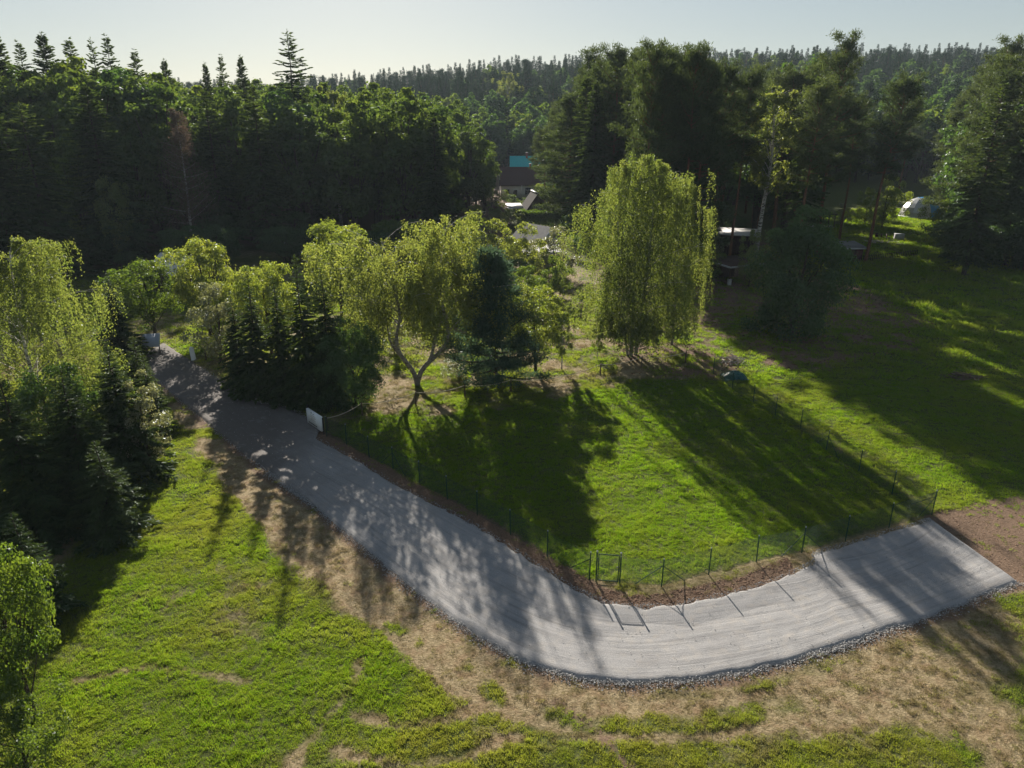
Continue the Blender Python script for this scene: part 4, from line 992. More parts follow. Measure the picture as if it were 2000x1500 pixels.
for it in range(20000):
    if rows >= 135: break
    y = random.uniform(118, 212); px = random.uniform(-70, 955); x = x_at(px, y)
    if px > 860 and y < 150: continue
    if not free(x, y, used, 7.6): continue
    used.append((x, y)); rows += 1
    sky = np.interp(px, [0, 100, 340, 400, 560, 720, 800, 880, 930, 960], [118, 112, 128, 168, 158, 160, 172, 196, 235, 290])
    h = float(np.clip(z_at(sky + random.uniform(0, 42), y), 8, 31)); con = 0.55 if px < 330 else 0.10
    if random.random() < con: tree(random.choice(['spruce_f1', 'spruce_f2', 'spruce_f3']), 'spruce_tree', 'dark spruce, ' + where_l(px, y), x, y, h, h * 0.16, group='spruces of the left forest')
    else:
        k = random.choice(['wood_a', 'wood_b', 'wood_a', 'wood_b', 'wood_c', 'wood_d'])  # leaf colour picked at random; the label names that colour
        tree(k, 'broadleaf_tree', ('light green leafy tree, ' if k == 'wood_d' else 'dark leafy tree, ' if k == 'wood_c' else 'green leafy tree, ') + where_l(px, y), x, y, h, h * random.uniform(0.2, 0.27), group='broadleaf trees of the left forest')
# low growth that closes the foot of the forest
for i in range(34):
    px = random.uniform(-40, 880); y = random.uniform(100, 122); x = x_at(px, y)
    h = random.uniform(3, 8)
    tree(random.choice(['dark_a', 'dark_b', 'dark_a']), 'undergrowth_bush', 'dark undergrowth bush, ' + where_l(px, 0), x, y, h, h * random.uniform(0.5, 0.7), cat='bush', group='undergrowth of the left forest')

for i in range(46):
    px = random.uniform(1060, 2100); y = random.uniform(100, 200); x = x_at(px, y)
    if (1365 < px < 1500 and y < 122) or (1560 < px < 1875 and y < 195) or (px < 1120 and y < 170): continue
    h = random.uniform(4, 9)
    tree(random.choice(['dark_a', 'dark_b', 'broad_b']), 'undergrowth_bush', 'dark bush between trunks, ' + where_r(px, y), x, y, h, h * random.uniform(0.45, 0.65), cat='bush', group='undergrowth of the right wood')

# ------------------------------------------------------------------ fence and gate
MAT = {
 'green_metal': pbr('green_coated_metal', (0.012, 0.06, 0.035), (0.008, 0.04, 0.024), 8, 0.45),
 'cap': pbr('post_cap_plastic', (0.35, 0.38, 0.38), (0.25, 0.28, 0.28), 8, 0.6),
 'stake': pbr('weathered_stake_wood', (0.11, 0.075, 0.05), (0.06, 0.04, 0.028), 5, 0.9, 0.3),
 'rope': pbr('pale_rope', (0.55, 0.47, 0.35), (0.42, 0.35, 0.25), 30, 0.95),
 'white': pbr('white_panel', (0.78, 0.79, 0.80), (0.72, 0.73, 0.74), 2, 0.6),
 'ink': pbr('dark_print', (0.03, 0.03, 0.035), None, 5, 0.6), 'ink2': pbr('faint_brown_print', (0.50, 0.44, 0.40), None, 5, 0.6),
 'black': pbr('black_metal', (0.015, 0.015, 0.017), None, 5, 0.5), 'grey_board': pbr('grey_board', (0.34, 0.38, 0.44), (0.28, 0.31, 0.36), 1.5, 0.6),
 'plaster': pbr('white_plaster', (0.84, 0.83, 0.80), (0.76, 0.75, 0.72), 0.8, 0.9), 'roof_brown': pbr('brown_tiles', (0.10, 0.045, 0.045), (0.07, 0.03, 0.032), 2.5, 0.75, 0.4, vec_scale=(1, 4, 4)),
 'cabin_roof': pbr('dark_cabin_roof', (0.075, 0.07, 0.068), (0.05, 0.046, 0.045), 2.0, 1.0, spec=0.05),
 'turquoise': pbr('turquoise_sheet_roof', (0.025, 0.46, 0.50), (0.02, 0.40, 0.44), 1.0, 0.45), 'glass': pbr('window_glass', (0.03, 0.035, 0.045), None, 2, 0.08, spec=0.6),
 'dark_wood': pbr('dark_boards', (0.045, 0.022, 0.016), (0.028, 0.014, 0.011), 3, 0.8, 0.3, vec_scale=(4, 4, 0.4)), 'grey_roof': pbr('grey_sheet_roof', (0.19, 0.185, 0.185), (0.12, 0.118, 0.118), 1.5, 0.75),
 'pale_roof': pbr('pale_sheet_roof', (0.58, 0.57, 0.56), (0.42, 0.41, 0.40), 1.2, 0.5), 'felt_brown': pbr('brown_felt_roof', (0.10, 0.06, 0.045), (0.06, 0.042, 0.035), 1.5, 0.9),
 'trim': pbr('pale_trim', (0.5, 0.5, 0.5), None, 3, 0.6), 'brick_red': pbr('reddish_boards', (0.16, 0.075, 0.06), (0.10, 0.05, 0.042), 3, 0.9, 0.3, vec_scale=(4, 1, 0.5)),
 'blue': pbr('blue_cover', (0.02, 0.22, 0.50), (0.02, 0.17, 0.42), 1.0, 0.4), 'silver': pbr('silver_foil', (0.50, 0.50, 0.48), (0.36, 0.36, 0.34), 1.5, 0.28, 0.3, 0.4),
 'tarp': pbr('green_tarpaulin', (0.010, 0.085, 0.075), (0.008, 0.055, 0.05), 2.0, 0.4), 'stick': pbr('peeled_branch_wood', (0.42, 0.38, 0.34), (0.22, 0.18, 0.15), 4, 0.85),
 'stick_dark': pbr('dry_branch_wood', (0.17, 0.125, 0.09), (0.09, 0.065, 0.05), 4, 0.9), 'stone': pbr('terrace_stone', (0.42, 0.37, 0.33), (0.26, 0.23, 0.21), 2, 0.85, 0.4),
 'brick': pbr('chimney_brick', (0.25, 0.13, 0.10), (0.18, 0.10, 0.08), 4, 0.9), 'car': pbr('dark_car_paint', (0.03, 0.035, 0.05), None, 2, 0.25, spec=0.6), 'rubber': pbr('tyre_rubber', (0.02, 0.02, 0.02), None, 4, 0.9),
 'flue': pbr('steel_flue', (0.6, 0.62, 0.64), None, 2, 0.3, 0, 0.8),
}
def rod(a, b, r, sides=6): return MB().tube(np.array([a, b], float), [r, r], sides)
def gp(px, py): x, y = G(px, py); return np.array([x, y, float(gz(x, y))])
post_me = rod((0, 0, -0.3), (0, 0, 1.46), 0.03, 8).mesh('post', MAT['green_metal'], True)
cap_me = MB().tube(np.array([[0, 0, 1.44], [0, 0, 1.5], [0, 0, 1.52]]), [0.03, 0.03, 0.012], 8).mesh('post_cap', MAT['cap'], True)
def chainlink(mb, a, b, h0, h1, step=0.09, r=0.0042):
    """diamond mesh between two feet a and b"""
    a, b = np.asarray(a), np.asarray(b); d = b - a; L = np.linalg.norm(d[:2]); u = d / L; H = h1 - h0
    n = int((L + H) / step)
    for k in range(n):
        for sgn in (1, -1):
            s0 = k * step - H; s1 = s0 + H                         # line rising from s0 to s1
            c0, c1 = max(s0, 0), min(s1, L)
            if c1 <= c0: continue
            z0 = (c0 - s0) + h0; z1 = (c1 - s0) + h0
            if sgn < 0: z0, z1 = h0 + h1 - z0, h0 + h1 - z1
            p = a + u * c0 + np.array([0, 0, z0]); q = a + u * c1 + np.array([0, 0, z1])
            mb.tube(np.array([p, q]), [r, r], 3, cap=False)
def fence(name, label, feet, braces):
    o = feet[0]; t = thing(name, label, 'fence', tuple(o))
    wm, tw = MB(), MB()
    for i, f in enumerate(feet):
        p = obj('post', post_me, t, tuple(f - o)); p.rotation_euler = (random.gauss(0, 0.012), random.gauss(0, 0.012), 0)
        obj('post_cap', cap_me, p)
        if i:
            chainlink(wm, feet[i - 1] - o, f - o, 0.06, 1.4)
            for hz in (0.08, 0.75, 1.4): tw.tube(np.array([feet[i - 1] - o + [0, 0, hz], f - o + [0, 0, hz]]), [0.0025, 0.0025], 4, cap=False)
    for i, j in braces:
        d = feet[j] - feet[i]; d = d / np.linalg.norm(d) * 1.25
        part('brace', rod(feet[i] - o + [0, 0, 1.12], feet[i] - o + d + [0, 0, 0.0], 0.02, 6), MAT['green_metal'], t, True)
    part('wire_mesh', wm, MAT['green_metal'], t); part('tension_wire', tw, MAT['green_metal'], t)
    return t
FL = [gp(*p) for p in FENCE_PX[:10]]
fence('wire_fence', 'thin green wire fence along the road from the white sign to the gate', FL, [(9, 8), (3, 2), (3, 4)])
FR = [gp(*p) for p in FENCE_PX[11:] + SIDE_PX]
fence('wire_fence', 'thin green wire fence from the gate round the corner and back to the trees', FR, [(1, 0), (1, 2), (4, 3), (4, 5), (7, 6), (7, 8), (10, 9), (10, 11)])
ga, gb = gp(1164, 1135), gp(1210, 1139)
gt = thing('garden_gate', 'small green wire gate with two capped posts at the bend of the road', 'gate', tuple(ga))
gd = gb - ga; gl = np.linalg.norm(gd[:2]); gu = gd / gl
for q in (ga, gb):
    p = part('gate_post', rod(q - ga + [0, 0, -0.3], q - ga + [0, 0, 1.62], 0.034, 10), MAT['green_metal'], gt, True)
    obj('post_cap', MB().tube(np.array([[0, 0, 1.6], [0, 0, 1.66], [0, 0, 1.68]]) + (q - ga), [0.042, 0.042, 0.015], 8).mesh('post_cap', MAT['cap'], True), p)
i0, i1 = gu * 0.08, gu * (gl - 0.08)
for a_, b_, nm in (((*i0[:2], 0.10), (*i0[:2], 1.5), 'gate_stile'), ((*i1[:2], 0.10), (*i1[:2], 1.5), 'gate_stile'), ((*i0[:2], 0.10), (*i1[:2], 0.10), 'gate_rail'), ((*i0[:2], 1.5), (*i1[:2], 1.5), 'gate_rail')):
    part(nm, rod(a_, b_, 0.024, 8), MAT['green_metal'], gt, True)
cm = MB(); chainlink(cm, i0 * np.array([1, 1, 0]), i1 * np.array([1, 1, 0]), 0.12, 1.48, 0.08); part('wire_mesh', cm, MAT['green_metal'], gt)
part('hinge', MB().box(gu * 0.05 + [0, 0, 0.35], (0.09, 0.03, 0.05)).box(gu * 0.05 + [0, 0, 1.25], (0.09, 0.03, 0.05)), MAT['green_metal'], gt)
part('handle', MB().box(gu * (gl - 0.12) + [0, -0.05, 0.9], (0.14, 0.04, 0.03)), MAT['black'], gt)

# rope barrier on wooden stakes
def rope_run(label, feet, sag, h=1.05):
    o = feet[0]; t = thing('rope_barrier', label, 'rope barrier', tuple(o)); tops = []
    for f in feet:
        g_ = random.uniform(-0.05, 0.05); p = part('stake', MB().tube(np.array([f - o + [0, 0, -0.3], f - o + [g_, 0, h]]), [0.06, 0.05], 8), MAT['stake'], t); tops.append(f - o + np.array([g_, 0, h - 0.08]))
    for a_, b_ in zip(tops[:-1], tops[1:]):
        s = np.linspace(0, 1, 15)[:, None]; P = a_ * (1 - s) + b_ * s; P[:, 2] -= (4 * s * (1 - s)).ravel() * sag * np.linalg.norm(b_ - a_)
        part('rope', MB().tube(P, np.full(15, 0.024), 6, cap=False), MAT['rope'], t, True)
rope_run('long pale rope hung on wooden stakes between the yard and the lawn', [gp(*p) for p in ((641,842),(708,812),(812,790),(908,776),(998,764),(1172,732),(1253,717),(1338,708))], 0.055)
rope_run('short rope on two stakes beside the yard path', [gp(*p) for p in ((1122,632),(1172,612),(1205,612))], 0.05)
rope_run('short rope on two stakes at the path entrance by the road', [gp(*p) for p in ((403,704),(440,706),(470,704))], 0.04)

# white sign by the road and the other entrance markers
A, B = gp(603, 829), gp(631, 848)
d = B - A; wS = np.linalg.norm(d[:2]); rz = math.atan2(d[1], d[0])
sg = thing('entrance_sign', 'thick white sign board between dark posts beside the gravel road', 'sign', tuple(A), rz)
for x in (-0.05, wS + 0.05): part('sign_post', rod((x, 0.05, -0.2), (x, 0.05, 1.5 if x < 0 else 1.25), 0.045, 8), MAT['black'], sg, True)
bd = part('board', MB().box((wS / 2, 0, 0.76), (wS - 0.03, 0.16, 1.06)), MAT['white'], sg)
F0 = -0.084
part('emblem', MB().box((wS * 0.36, F0, 1.19), (0.10, 0.008, 0.10)).box((wS * 0.50, F0, 1.17), (0.22, 0.008, 0.03)), MAT['ink'], bd)
ln = MB()
for k, (w, zc) in enumerate(((0.75, 1.02), (0.9, 0.90), (0.6, 0.80), (0.8, 0.70))): ln.box((wS * 0.46, F0, zc), (w, 0.006, 0.035))
part('print_lines', ln, MAT['ink2'], bd)
tx = MB(); xx = wS * 0.12
for w in (0.24, 0.16, 0.30, 0.12, 0.26): tx.box((xx + w / 2, F0, 0.37), (w, 0.008, 0.065)); xx += w + 0.05
part('bottom_print', tx, MAT['ink'], bd)
A = gp(379, 704); mk = thing('marker_post', 'leaning white slab-like marker post by the shaded road entrance', 'marker post', tuple(A), 0.3)
mk.rotation_euler[1] = -0.06
part('slab', MB().prism([[-0.19, -0.12, -0.1], [0.19, -0.12, -0.1], [0.19, -0.12, 1.15], [0.12, -0.12, 1.28], [-0.12, -0.12, 1.28], [-0.19, -0.12, 1.15]], (0, 0.24, 0)), MAT['white'], mk)
part('base', MB().box((0, 0, 0.02), (0.5, 0.36, 0.12)), MAT['stone'], mk)
A = gp(300, 694); ib = thing('info_board', 'tilted grey blue board standing at the shaded end of the road', 'board', tuple(A), 0.25)
for x in (-0.55, 0.55): part('board_post', rod((x, 0.25, -0.2), (x, 0.25, 1.7), 0.05, 8), MAT['stake'], ib, True)
part('panel', MB().box((0, 0, 1.45), (1.5, 0.06, 1.35), 0, -0.75), MAT['grey_board'], ib)

# ------------------------------------------------------------------ buildings
def gable(name, label, cat, x, y, w, dp, eave, ridge, wallm, roofm, rz=0.0, ridge_axis='x', over=0.45, th=0.14, wins=(), door=None, chimney=None, trim=None):
    """w along local x, dp along local y; front faces -y"""
    t = thing(name, label, cat, (x, y, float(terrain(x, y))), rz)
    if ridge_axis == 'x':
        wl_ = MB(); sec = [(-dp/2, -0.3), (dp/2, -0.3), (dp/2, eave), (0, ridge - th), (-dp/2, eave)]
        wl_.prism([[-w/2, q, z] for q, z in sec], (w, 0, 0))
        part('wall', wl_, MAT[wallm], t)
        sl = (ridge - eave) / (dp / 2)
        for s in (-1, 1):
            e = (dp / 2 + over) * s; ez = eave - over * sl + 0.05
            q = [[-w/2 - over, 0, ridge + 0.05], [w/2 + over, 0, ridge + 0.05], [w/2 + over, e, ez], [-w/2 - over, e, ez]]
            if s > 0: q = q[::-1]
            part('roof', MB().slab(q, -th), MAT[roofm], t)
        if trim: part('gutter', MB().box((0, -dp/2 - over, eave - over * sl - 0.08), (w + 2 * over, 0.12, 0.1)), MAT[trim], t)
    else:
        wl_ = MB(); sec = [(-w/2, -0.3), (w/2, -0.3), (w/2, eave), (0, ridge - th), (-w/2, eave)]
        wl_.prism([[q, -dp/2, z] for q, z in sec], (0, dp, 0)); part('wall', wl_, MAT[wallm], t)
        sl = (ridge - eave) / (w / 2)
        for s in (-1, 1):
            e = (w / 2 + over) * s; ez = eave - over * sl + 0.05
            q = [[0, -dp/2 - over, ridge + 0.05], [0, dp/2 + over, ridge + 0.05], [e, dp/2 + over, ez], [e, -dp/2 - over, ez]]
            if s < 0: q = q[::-1]
            part('roof', MB().slab(q, -th), MAT[roofm], t)
        if trim:
            for s in (-1, 1): part('barge_board', MB().tube(np.array([[0, -dp/2 - over - 0.03, ridge], [s * (w/2 + over), -dp/2 - over - 0.03, eave - over * sl]]), [0.09, 0.09], 4), MAT[trim], t)
    for (cx, cz, ww, hh) in wins:
        f = part('window', MB().box((cx, -dp/2 - 0.02, cz), (ww + 0.16, 0.10, hh + 0.16)), MAT['trim'], t)
        for s in (-1, 1): obj('pane', MB().box((cx + s * ww / 4, -dp/2 - 0.06, cz), (ww / 2 - 0.06, 0.06, hh)).mesh('pane', MAT['glass']), f)
        obj('sill', MB().box((cx, -dp/2 - 0.1, cz - hh / 2 - 0.12), (ww + 0.3, 0.2, 0.06)).mesh('sill', MAT['trim']), f)
    if door:
        cx, ww, hh = door; f = part('door', MB().box((cx, -dp/2 - 0.02, hh / 2), (ww, 0.1, hh)), MAT['dark_wood'], t)
        obj('handle', MB().box((cx + ww * 0.35, -dp/2 - 0.1, 1.0), (0.12, 0.06, 0.04)).mesh('handle', MAT['flue']), f)
    if chimney:
        cx, cyy, z0, z1 = chimney; c = part('chimney', MB().box((cx, cyy, (z0 + z1) / 2), (0.6, 0.6, z1 - z0)), MAT['brick'], t)
        obj('chimney_cap', MB().box((cx, cyy, z1 + 0.05), (0.75, 0.75, 0.1)).mesh('chimney_cap', MAT['trim']), c)
    return t
hs_ = gable('house', 'white house with steep brown tiled roof in the valley gap', 'house', x_at(1022, 214), 214, 13.0, 8.0, 3.9, 8.2, 'plaster', 'roof_brown', 0.02, 'x',
      wins=((1.2, 1.9, 1.6, 1.7), (4.4, 1.9, 1.6, 1.4), (-4.6, 1.8, 1.0, 1.2)), door=(-2.4, 1.1, 2.2), chimney=(2.0, 0.8, 6.5, 9.0), trim='dark_wood')
part('flue_pipe', rod((-6.9, -3.0, 0), (-6.9, -3.0, 6.2), 0.16, 10), MAT['flue'], hs_, True)
part('porch_wall', MB().box((-0.6, -4.3, 1.7), (0.25, 0.7, 3.4)), MAT['plaster'], hs_)
gable('house', 'house with bright turquoise roof behind the white one', 'house', x_at(1032, 236), 236, 11.0, 8.0, 5.6, 10.2, 'plaster', 'turquoise', 0.0, 'x', wins=((-2, 2.6, 1.2, 1.3),), chimney=(-0.6, -0.3, 8.5, 11.2))
gable('cabin', 'dark wooden cabin with steep pointed roof and pale ridge', 'cabin', x_at(1044, 166), 166, 6.8, 7.0, 0.7, 5.4, 'dark_wood', 'cabin_roof', 0.16, 'y', over=0.5,
      wins=((0.0, 2.2, 1.0, 1.0),), door=(-1.6, 0.9, 2.0), trim='dark_wood')
part('ridge_cap', MB().box((0, 0, 5.5), (0.5, 8.2, 0.1)), MAT['pale_roof'], [o for o in COL.objects if o.name.startswith('cabin') and o.parent is None][-1])
ln_ = thing('lean_to', 'low lean-to with a pale patchy roof on the left of the dark cabin', 'shed', (x_at(1006, 167), 167, 0), 0.3)
part('wall', MB().box((0, 0.4, 0.9), (3.6, 3.0, 2.0)), MAT['dark_wood'], ln_); part('roof', MB().box((0, 0, 2.3), (3.6, 3.6, 0.12), 0, 0.22), MAT['pale_roof'], ln_)
gable('cottage', 'low cottage with a grey pitched roof half hidden behind the birch crown', 'cottage', x_at(912, 118), 118, 5.6, 5.6, 2.5, 4.5, 'plaster', 'grey_roof', 0.55, 'y', over=0.6, wins=((1.5, 1.6, 1.0, 1.1),), trim='trim')
gable('cottage', 'low cottage with a long dark grey roof and white edge boards', 'cottage', x_at(1050, 118), 118, 4.6, 7.0, 2.4, 4.4, 'plaster', 'grey_roof', 0.62, 'y', over=0.5, wins=((0.5, 1.6, 1.0, 1.0),), door=(-1.6, 0.9, 2.0), trim='white')
lt = thing('shelter', 'low shelter roofed with bright corrugated sheets below the cottage roof', 'shelter', (x_at(1056, 107), 107, 0), 0.12)
for sx in (-2.6, 2.6):
    for sy in (-1.3, 1.3): part('post', MB().box((sx, sy, 1.1), (0.14, 0.14, 2.5)), MAT['stake'], lt)
for k in range(8): part('roof_sheet', MB().slab([[-2.9 + k * 0.73, -1.7, 2.2 + 0.02 * (k % 2)], [-2.9 + k * 0.73 + 0.71, -1.7, 2.2 + 0.02 * (k % 2)], [-2.9 + k * 0.73 + 0.71, 1.7, 2.75 + 0.02 * (k % 2)], [-2.9 + k * 0.73, 1.7, 2.75 + 0.02 * (k % 2)]], 0.05), MAT['pale_roof'], lt)
gable('cabin', 'small cabin with pale roof showing between the sunlit trees beyond the entrance', 'cabin', x_at(352, 92), 92, 5.0, 4.5, 2.4, 4.2, 'dark_wood', 'pale_roof', -0.5, 'x', over=0.4, wins=((0.8, 1.4, 0.9, 0.9),), door=(-1.2, 0.9, 1.95))
def flat_shed(name, label, x, y, w, dp, h, wallm, roofm, rz, tilt, over=0.5, walls=True, rim='trim'):
    t = thing(name, label, 'shed', (x, y, float(terrain(x, y))), rz)
    rf = part('roof', MB().box((0, 0, h + 0.1), (w + 2 * over, dp + 2 * over, 0.16), 0, tilt), MAT[roofm], t)
    c, s = math.cos(tilt), math.sin(tilt); fy = -(dp / 2 + over)
    obj('roof_edge', MB().box((0, fy * c - 0.03, h + 0.1 + fy * s), (w + 2 * over, 0.06, 0.22)).mesh('roof_edge', MAT[rim]), rf)
    obj('roof_edge', MB().box((-(w / 2 + over + 0.03), 0, h + 0.1), (0.06, dp + 2 * over, 0.22), 0, tilt).mesh('roof_edge', MAT[rim]), rf)
    if walls:
        part('wall', MB().prism([[-w/2, -dp/2, -0.2], [w/2, -dp/2, -0.2], [w/2, -dp/2, h - dp/2 * math.tan(tilt) - 0.02], [-w/2, -dp/2, h - dp/2 * math.tan(tilt) - 0.02]], (0, dp, 0)), MAT[wallm], t)
        n = int(w / 0.3)
        me = MB().box((0, 0, 0), (0.27, 0.04, h - dp/2 * math.tan(tilt) - 0.1)).mesh('board', MAT[wallm])
        for k in range(n): obj('board', me, t, (-w/2 + (k + 0.5) * w / n, -dp/2 - 0.03, (h - dp/2 * math.tan(tilt)) / 2))
        part('door', MB().box((w * 0.2, -dp/2 - 0.08, 0.98), (0.9, 0.06, 1.95)), MAT['dark_wood'], t)
    else:
        for sx in (-1, 1):
            for sy in (-1, 1): part('post', MB().box((sx * (w/2 - 0.1), sy * (dp/2 - 0.1), (h + sy * dp/2 * math.tan(tilt)) / 2 - 0.05), (0.16, 0.16, h + sy * dp/2 * math.tan(tilt))), MAT['stake'], t)
        part('back_wall', MB().box((0, dp/2 - 0.2, h / 2), (w - 0.4, 0.08, h - 0.1)), MAT[wallm], t)
    return t
flat_shed('garden_shed', 'dark shed with a pale flat roof behind the twin pine trunks', x_at(1436, 117), 117, 5.4, 4.6, 3.4, 'dark_wood', 'pale_roof', -0.35, 0.05)
flat_shed('open_shelter', 'open shelter with a brown flat roof left of the huge dark tree', x_at(1428, 96), 96, 5.0, 4.2, 2.5, 'dark_wood', 'felt_brown', 0.5, 0.05, walls=False)
flat_shed('garden_shed', 'low shed with grey roof and reddish boards at the edge of the lawn', x_at(1640, 112), 112, 5.2, 3.4, 2.1, 'brick_red', 'grey_roof', 0.06, 0.10)
wt = MB().tube(np.array([[0, 0, 0], [0, 0, 0.75]]), [0.28, 0.3], 12); A = gp(1424, 556)
tub = thing('water_barrel', 'pale barrel standing under the brown roofed open shelter', 'barrel', tuple(A)); part('body', wt, MAT['trim'], tub, True); part('rim', MB().tube(np.array([[0, 0, 0.74], [0, 0, 0.80]]), [0.33, 0.33], 12), MAT['flue'], tub, True)

# dome on the far lawn: silver panels in front, blue cover behind, white foot ring
A = (x_at(1796, 166), 166.0, 0.0)
dm = thing('dome_tent', 'dome with silver front panels and bright blue cover on the far lawn', 'dome', A, 0.25)
nu, nv, Rx, Rz_ = 14, 6, 4.3, 4.4
def dome_pt(u, v):
    a_ = u / nu * 2 * PI; b_ = v / nv * PI / 2; return np.array([Rx * math.cos(a_) * math.cos(b_), Rx * math.sin(a_) * math.cos(b_), Rz_ * math.sin(b_)])
for u in range(nu):
    for v in range(nv):
        am = (u + 0.5) / nu * 2 * PI
        silver = math.cos(am - 3.2) > 0.1 and v < nv - 1
        q = np.array([dome_pt(u, v), dome_pt(u + 1, v), dome_pt(u + 1, v + 1), dome_pt(u, v + 1)])
        c0 = q.mean(0); q = c0 + (q - c0) * 0.985
        if v == nv - 1: q[3] = q[2] + (q[3] - q[2]) + np.array([0.02, 0.02, 0])
        part('panel', MB().slab(q, 0.05), MAT['silver'] if silver else MAT['blue'], dm)
rg = MB(); rg.tube(np.array([[Rx * 1.02 * math.cos(t_), Rx * 1.02 * math.sin(t_), 0.15] for t_ in np.linspace(0, 2 * PI, 29)]), np.full(29, 0.2), 6, cap=False)
part('foot_ring', rg, MAT['white'], dm, True)
# things on the far lawn
A = gp(1722, 472); te = thing('stone_terrace', 'small paved stone terrace on the far lawn beside the pale box', 'terrace', tuple(A), 0.05)
for i in range(7):
    for j in range(4): part('slab', MB().box((-2.4 + i * 0.8, -1.2 + j * 0.8, 0.05 + 0.01 * ((i * 3 + j) % 3)), (0.76, 0.76, 0.12)), MAT['stone'], te)
for k, px in enumerate((1712, 1723, 1733)):
    A = gp(px, 468 + k); ch = thing('garden_chair', ('dark garden chair at the left of the stone terrace', 'dark garden chair in the middle of the stone terrace', 'dark garden chair at the right of the stone terrace')[k], 'chair', tuple(A + [0, 0, 0.11]), 0.7 * k, 'chairs on the stone terrace')
    part('seat', MB().box((0, 0, 0.43), (0.5, 0.5, 0.06)), MAT['dark_wood'], ch); part('backrest', MB().box((0, 0.24, 0.75), (0.5, 0.05, 0.6), 0, -0.12), MAT['dark_wood'], ch)
    for sx in (-0.22, 0.22):
        for sy in (-0.22, 0.22): part('leg', MB().box((sx, sy, 0.2), (0.05, 0.05, 0.42)), MAT['dark_wood'], ch)
A = gp(1755, 468); bx_ = thing('storage_box', 'pale grey box standing at the right end of the stone terrace', 'box', tuple(A), -0.3)
part('body', MB().box((0, 0, 0.5), (1.5, 1.3, 1.0)), MAT['trim'], bx_); part('lid', MB().box((0, 0, 1.05), (1.62, 1.42, 0.1)), MAT['pale_roof'], bx_)
A = gp(1612, 445); pg = thing('pergola', 'dark pergola posts on a deck at the left side of the far lawn', 'pergola', tuple(A), 0.1)
for k in range(4): part('post', MB().box((-1.8 + k * 1.2, 0, 1.3), (0.14, 0.14, 2.6)), MAT['dark_wood'], pg); part('post', MB().box((-1.8 + k * 1.2, 2.4, 1.3), (0.14, 0.14, 2.6)), MAT['dark_wood'], pg)
for y_ in (0, 2.4): part('beam', MB().box((0, y_, 2.68), (4.2, 0.12, 0.16)), MAT['dark_wood'], pg)
part('deck', MB().box((0, 1.2, 0.08), (4.6, 3.4, 0.2)), MAT['stone'], pg)
fa, fb = gp(1652, 515), gp(1790, 500); pf = thing('picket_fence', 'low dark picket fence along the near edge of the far lawn', 'fence', tuple(fa))
pk_me = MB().box((0, 0, 0.5), (0.09, 0.03, 1.1)).mesh('picket', MAT['dark_wood']); npk = 40
for k in range(npk):
    q = (fb - fa) * k / (npk - 1); obj('picket', pk_me, pf, tuple(q))
for hz in (0.3, 0.85): part('rail', MB().tube(np.array([[0, 0.04, hz], (fb - fa) + [0, 0.04, hz]]), [0.035, 0.035], 4), MAT['dark_wood'], pf)

# heaps by the side fence
def stick_heap(name, label, px, py, n, rx, ry, mat, lmin, lmax, hgt):
    A = gp(px, py); t = thing(name, label, 'branch pile', tuple(A))
    for k in range(n):
        a_ = R.uniform(0, 2 * PI); q = math.sqrt(R.random()); L = R.uniform(lmin, lmax); az = R.normal(0.3, 0.8)
        c = np.array([math.cos(a_) * q * rx, math.sin(a_) * q * ry, 0.06 + hgt * (1 - q) * R.random()]); dv = np.array([math.cos(az), math.sin(az), R.normal(0, 0.16)]) * L / 2
        P = np.array([c - dv, c + R.normal(0, 0.06, 3), c + dv]); P[:, 2] = np.maximum(P[:, 2], 0.05)
        part('stick', MB().tube(P, [R.uniform(0.03, 0.06), 0.035, 0.02], 5), MAT[mat], t)
stick_heap('branch_pile', 'heap of pale peeled sticks at the end of the side fence', 1432, 706, 46, 1.15, 0.9, 'stick', 0.5, 1.6, 0.7)
stick_heap('branch_pile', 'flat heap of grey brown branches out on the shaded meadow', 1887, 738, 30, 1.3, 0.7, 'stick_dark', 0.6, 1.9, 0.35)
A = gp(1434, 738); n = 26
u, v = np.meshgrid(np.linspace(-1, 1, n), np.linspace(-1, 1, n)); rr = np.sqrt(u ** 2 + v ** 2)
hgt = 0.62 * np.clip(1 - rr ** 1.7 * 0.9, 0, 1) * (0.6 + 0.8 * fbm(u * 1.6 + 5, v * 1.6, 3, 51)) + 0.10 * np.abs(np.sin(np.arctan2(v, u) * 6 + fbm(u * 2, v * 2, 2, 52) * 6)) * sstep(0.2, 0.9, rr)
sx = u * 1.05 * (1 - 0.15 * fbm(v * 3, v * 0, 2, 53)); sy = v * 0.95 * (1 - 0.2 * fbm(u * 3, u * 0, 2, 54))
i2 = (np.arange(n - 1)[:, None] * n + np.arange(n - 1)[None]).ravel()
tp = obj('tarpaulin_heap', mesh_np('tarpaulin_heap', np.c_[sx.ravel(), sy.ravel(), np.maximum(hgt.ravel(), 0.03)], [np.stack([i2, i2 + 1, i2 + n + 1, i2 + n], 1)], [MAT['tarp']], None, None, True), None, tuple(A))
tag(tp, 'crumpled dark green tarpaulin heap beside the side fence', 'tarpaulin')
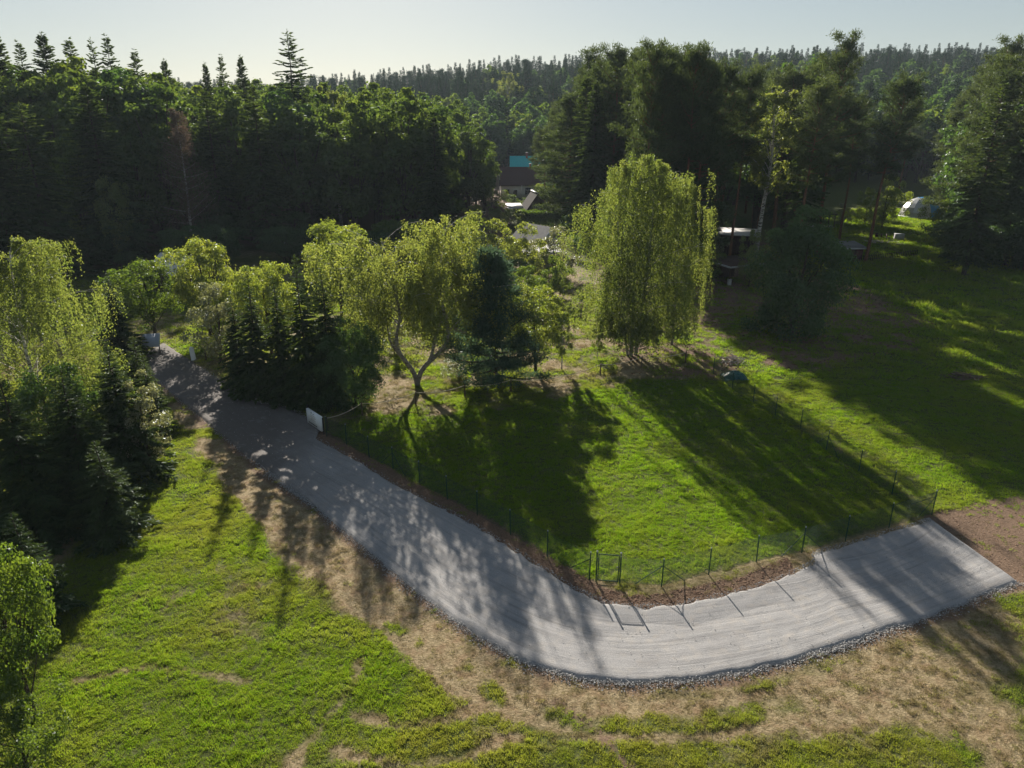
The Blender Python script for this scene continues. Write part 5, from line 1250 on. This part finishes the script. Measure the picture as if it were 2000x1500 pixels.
# parked car glimpsed in the shade at the forest edge
A = gp(570, 474); cr = thing('parked_car', 'dark car glimpsed in the shade under the left forest', 'car', tuple(A), 0.35)
prof = [(-2.1, 0.35), (2.1, 0.35), (2.15, 0.75), (1.2, 0.92), (0.55, 1.42), (-1.2, 1.45), (-1.95, 0.98), (-2.12, 0.8)]
part('body', MB().prism([[x, -0.85, z] for x, z in prof], (0, 1.7, 0)), MAT['car'], cr)
for s in (-1, 1):
    part('side_window', MB().prism([[x, s * 0.86, z] for x, z in ((-1.4, 0.98), (0.95, 0.96), (0.45, 1.36), (-1.1, 1.38))], (0, 0.01 * s, 0)), MAT['glass'], cr)
    for xw in (-1.3, 1.35):
        w_ = part('wheel', MB().tube(np.array([[xw, s * 0.72, 0.33], [xw, s * 0.90, 0.33]]), [0.33, 0.33], 14), MAT['rubber'], cr); obj('rim', MB().tube(np.array([[xw, s * 0.9, 0.33], [xw, s * 0.92, 0.33]]), [0.2, 0.2], 10).mesh('rim', MAT['flue']), w_)
part('windscreen', MB().slab([[1.17, -0.7, 0.96], [1.17, 0.7, 0.96], [0.6, 0.62, 1.40], [0.6, -0.62, 1.40]], 0.02), MAT['glass'], cr)
# clipped hedge in front of the dark cabin
g = np.random.default_rng(81); ha, hb = np.array([x_at(1010, 150), 150, 0]), np.array([x_at(1140, 146), 146, 0]); Lh = np.linalg.norm(hb - ha)
hd = thing('hedge', 'long clipped hedge with sunlit top in front of the dark cabin', 'hedge', tuple(ha), math.atan2(hb[1] - ha[1], hb[0] - ha[0]))
nh = 15000; Ph = np.c_[g.uniform(0, Lh, nh), g.uniform(-1.1, 1.1, nh), g.random(nh) ** 0.6 * 3.3]; Ph[:, 2] *= 0.85 + 0.25 * fbm(Ph[:, 0] * 0.7, Ph[:, 1] * 0.7, 3, 82)
part('foliage', MB().leaves(Ph, randdir(nh, g) + [0, 0, 0.3], 0.32, 0.17, np.clip(0.3 + g.normal(0, 0.2, nh), 0, 1), g), LEAF['broad'], hd)
sm_ = MB()
for k in range(18): sm_.tube(np.array([[k * Lh / 17, 0, -0.1], [k * Lh / 17 + g.normal(0, 0.1), g.normal(0, 0.2), 2.2]]), [0.05, 0.02], 5)
part('stems', sm_, BARK['dark'], hd)

# ------------------------------------------------------------------ thin summer haze in the valley air
hm, hnt, hN, hL = newmat('haze_air')
ho = hN.new('ShaderNodeOutputMaterial'); hv = hN.new('ShaderNodeVolumePrincipled')
hv.inputs['Color'].default_value = (0.72, 0.86, 1.0, 1); hv.inputs['Density'].default_value = 0.00014; hv.inputs['Anisotropy'].default_value = 0.0
hL.new(hv.outputs[0], ho.inputs['Volume'])
hb = MB().box((0, 1400, 40), (3300, 3500, 88))
hz = obj('haze', hb.mesh('haze', hm)); tag(hz, 'thin bluish haze filling the valley air', 'haze', kind='stuff')
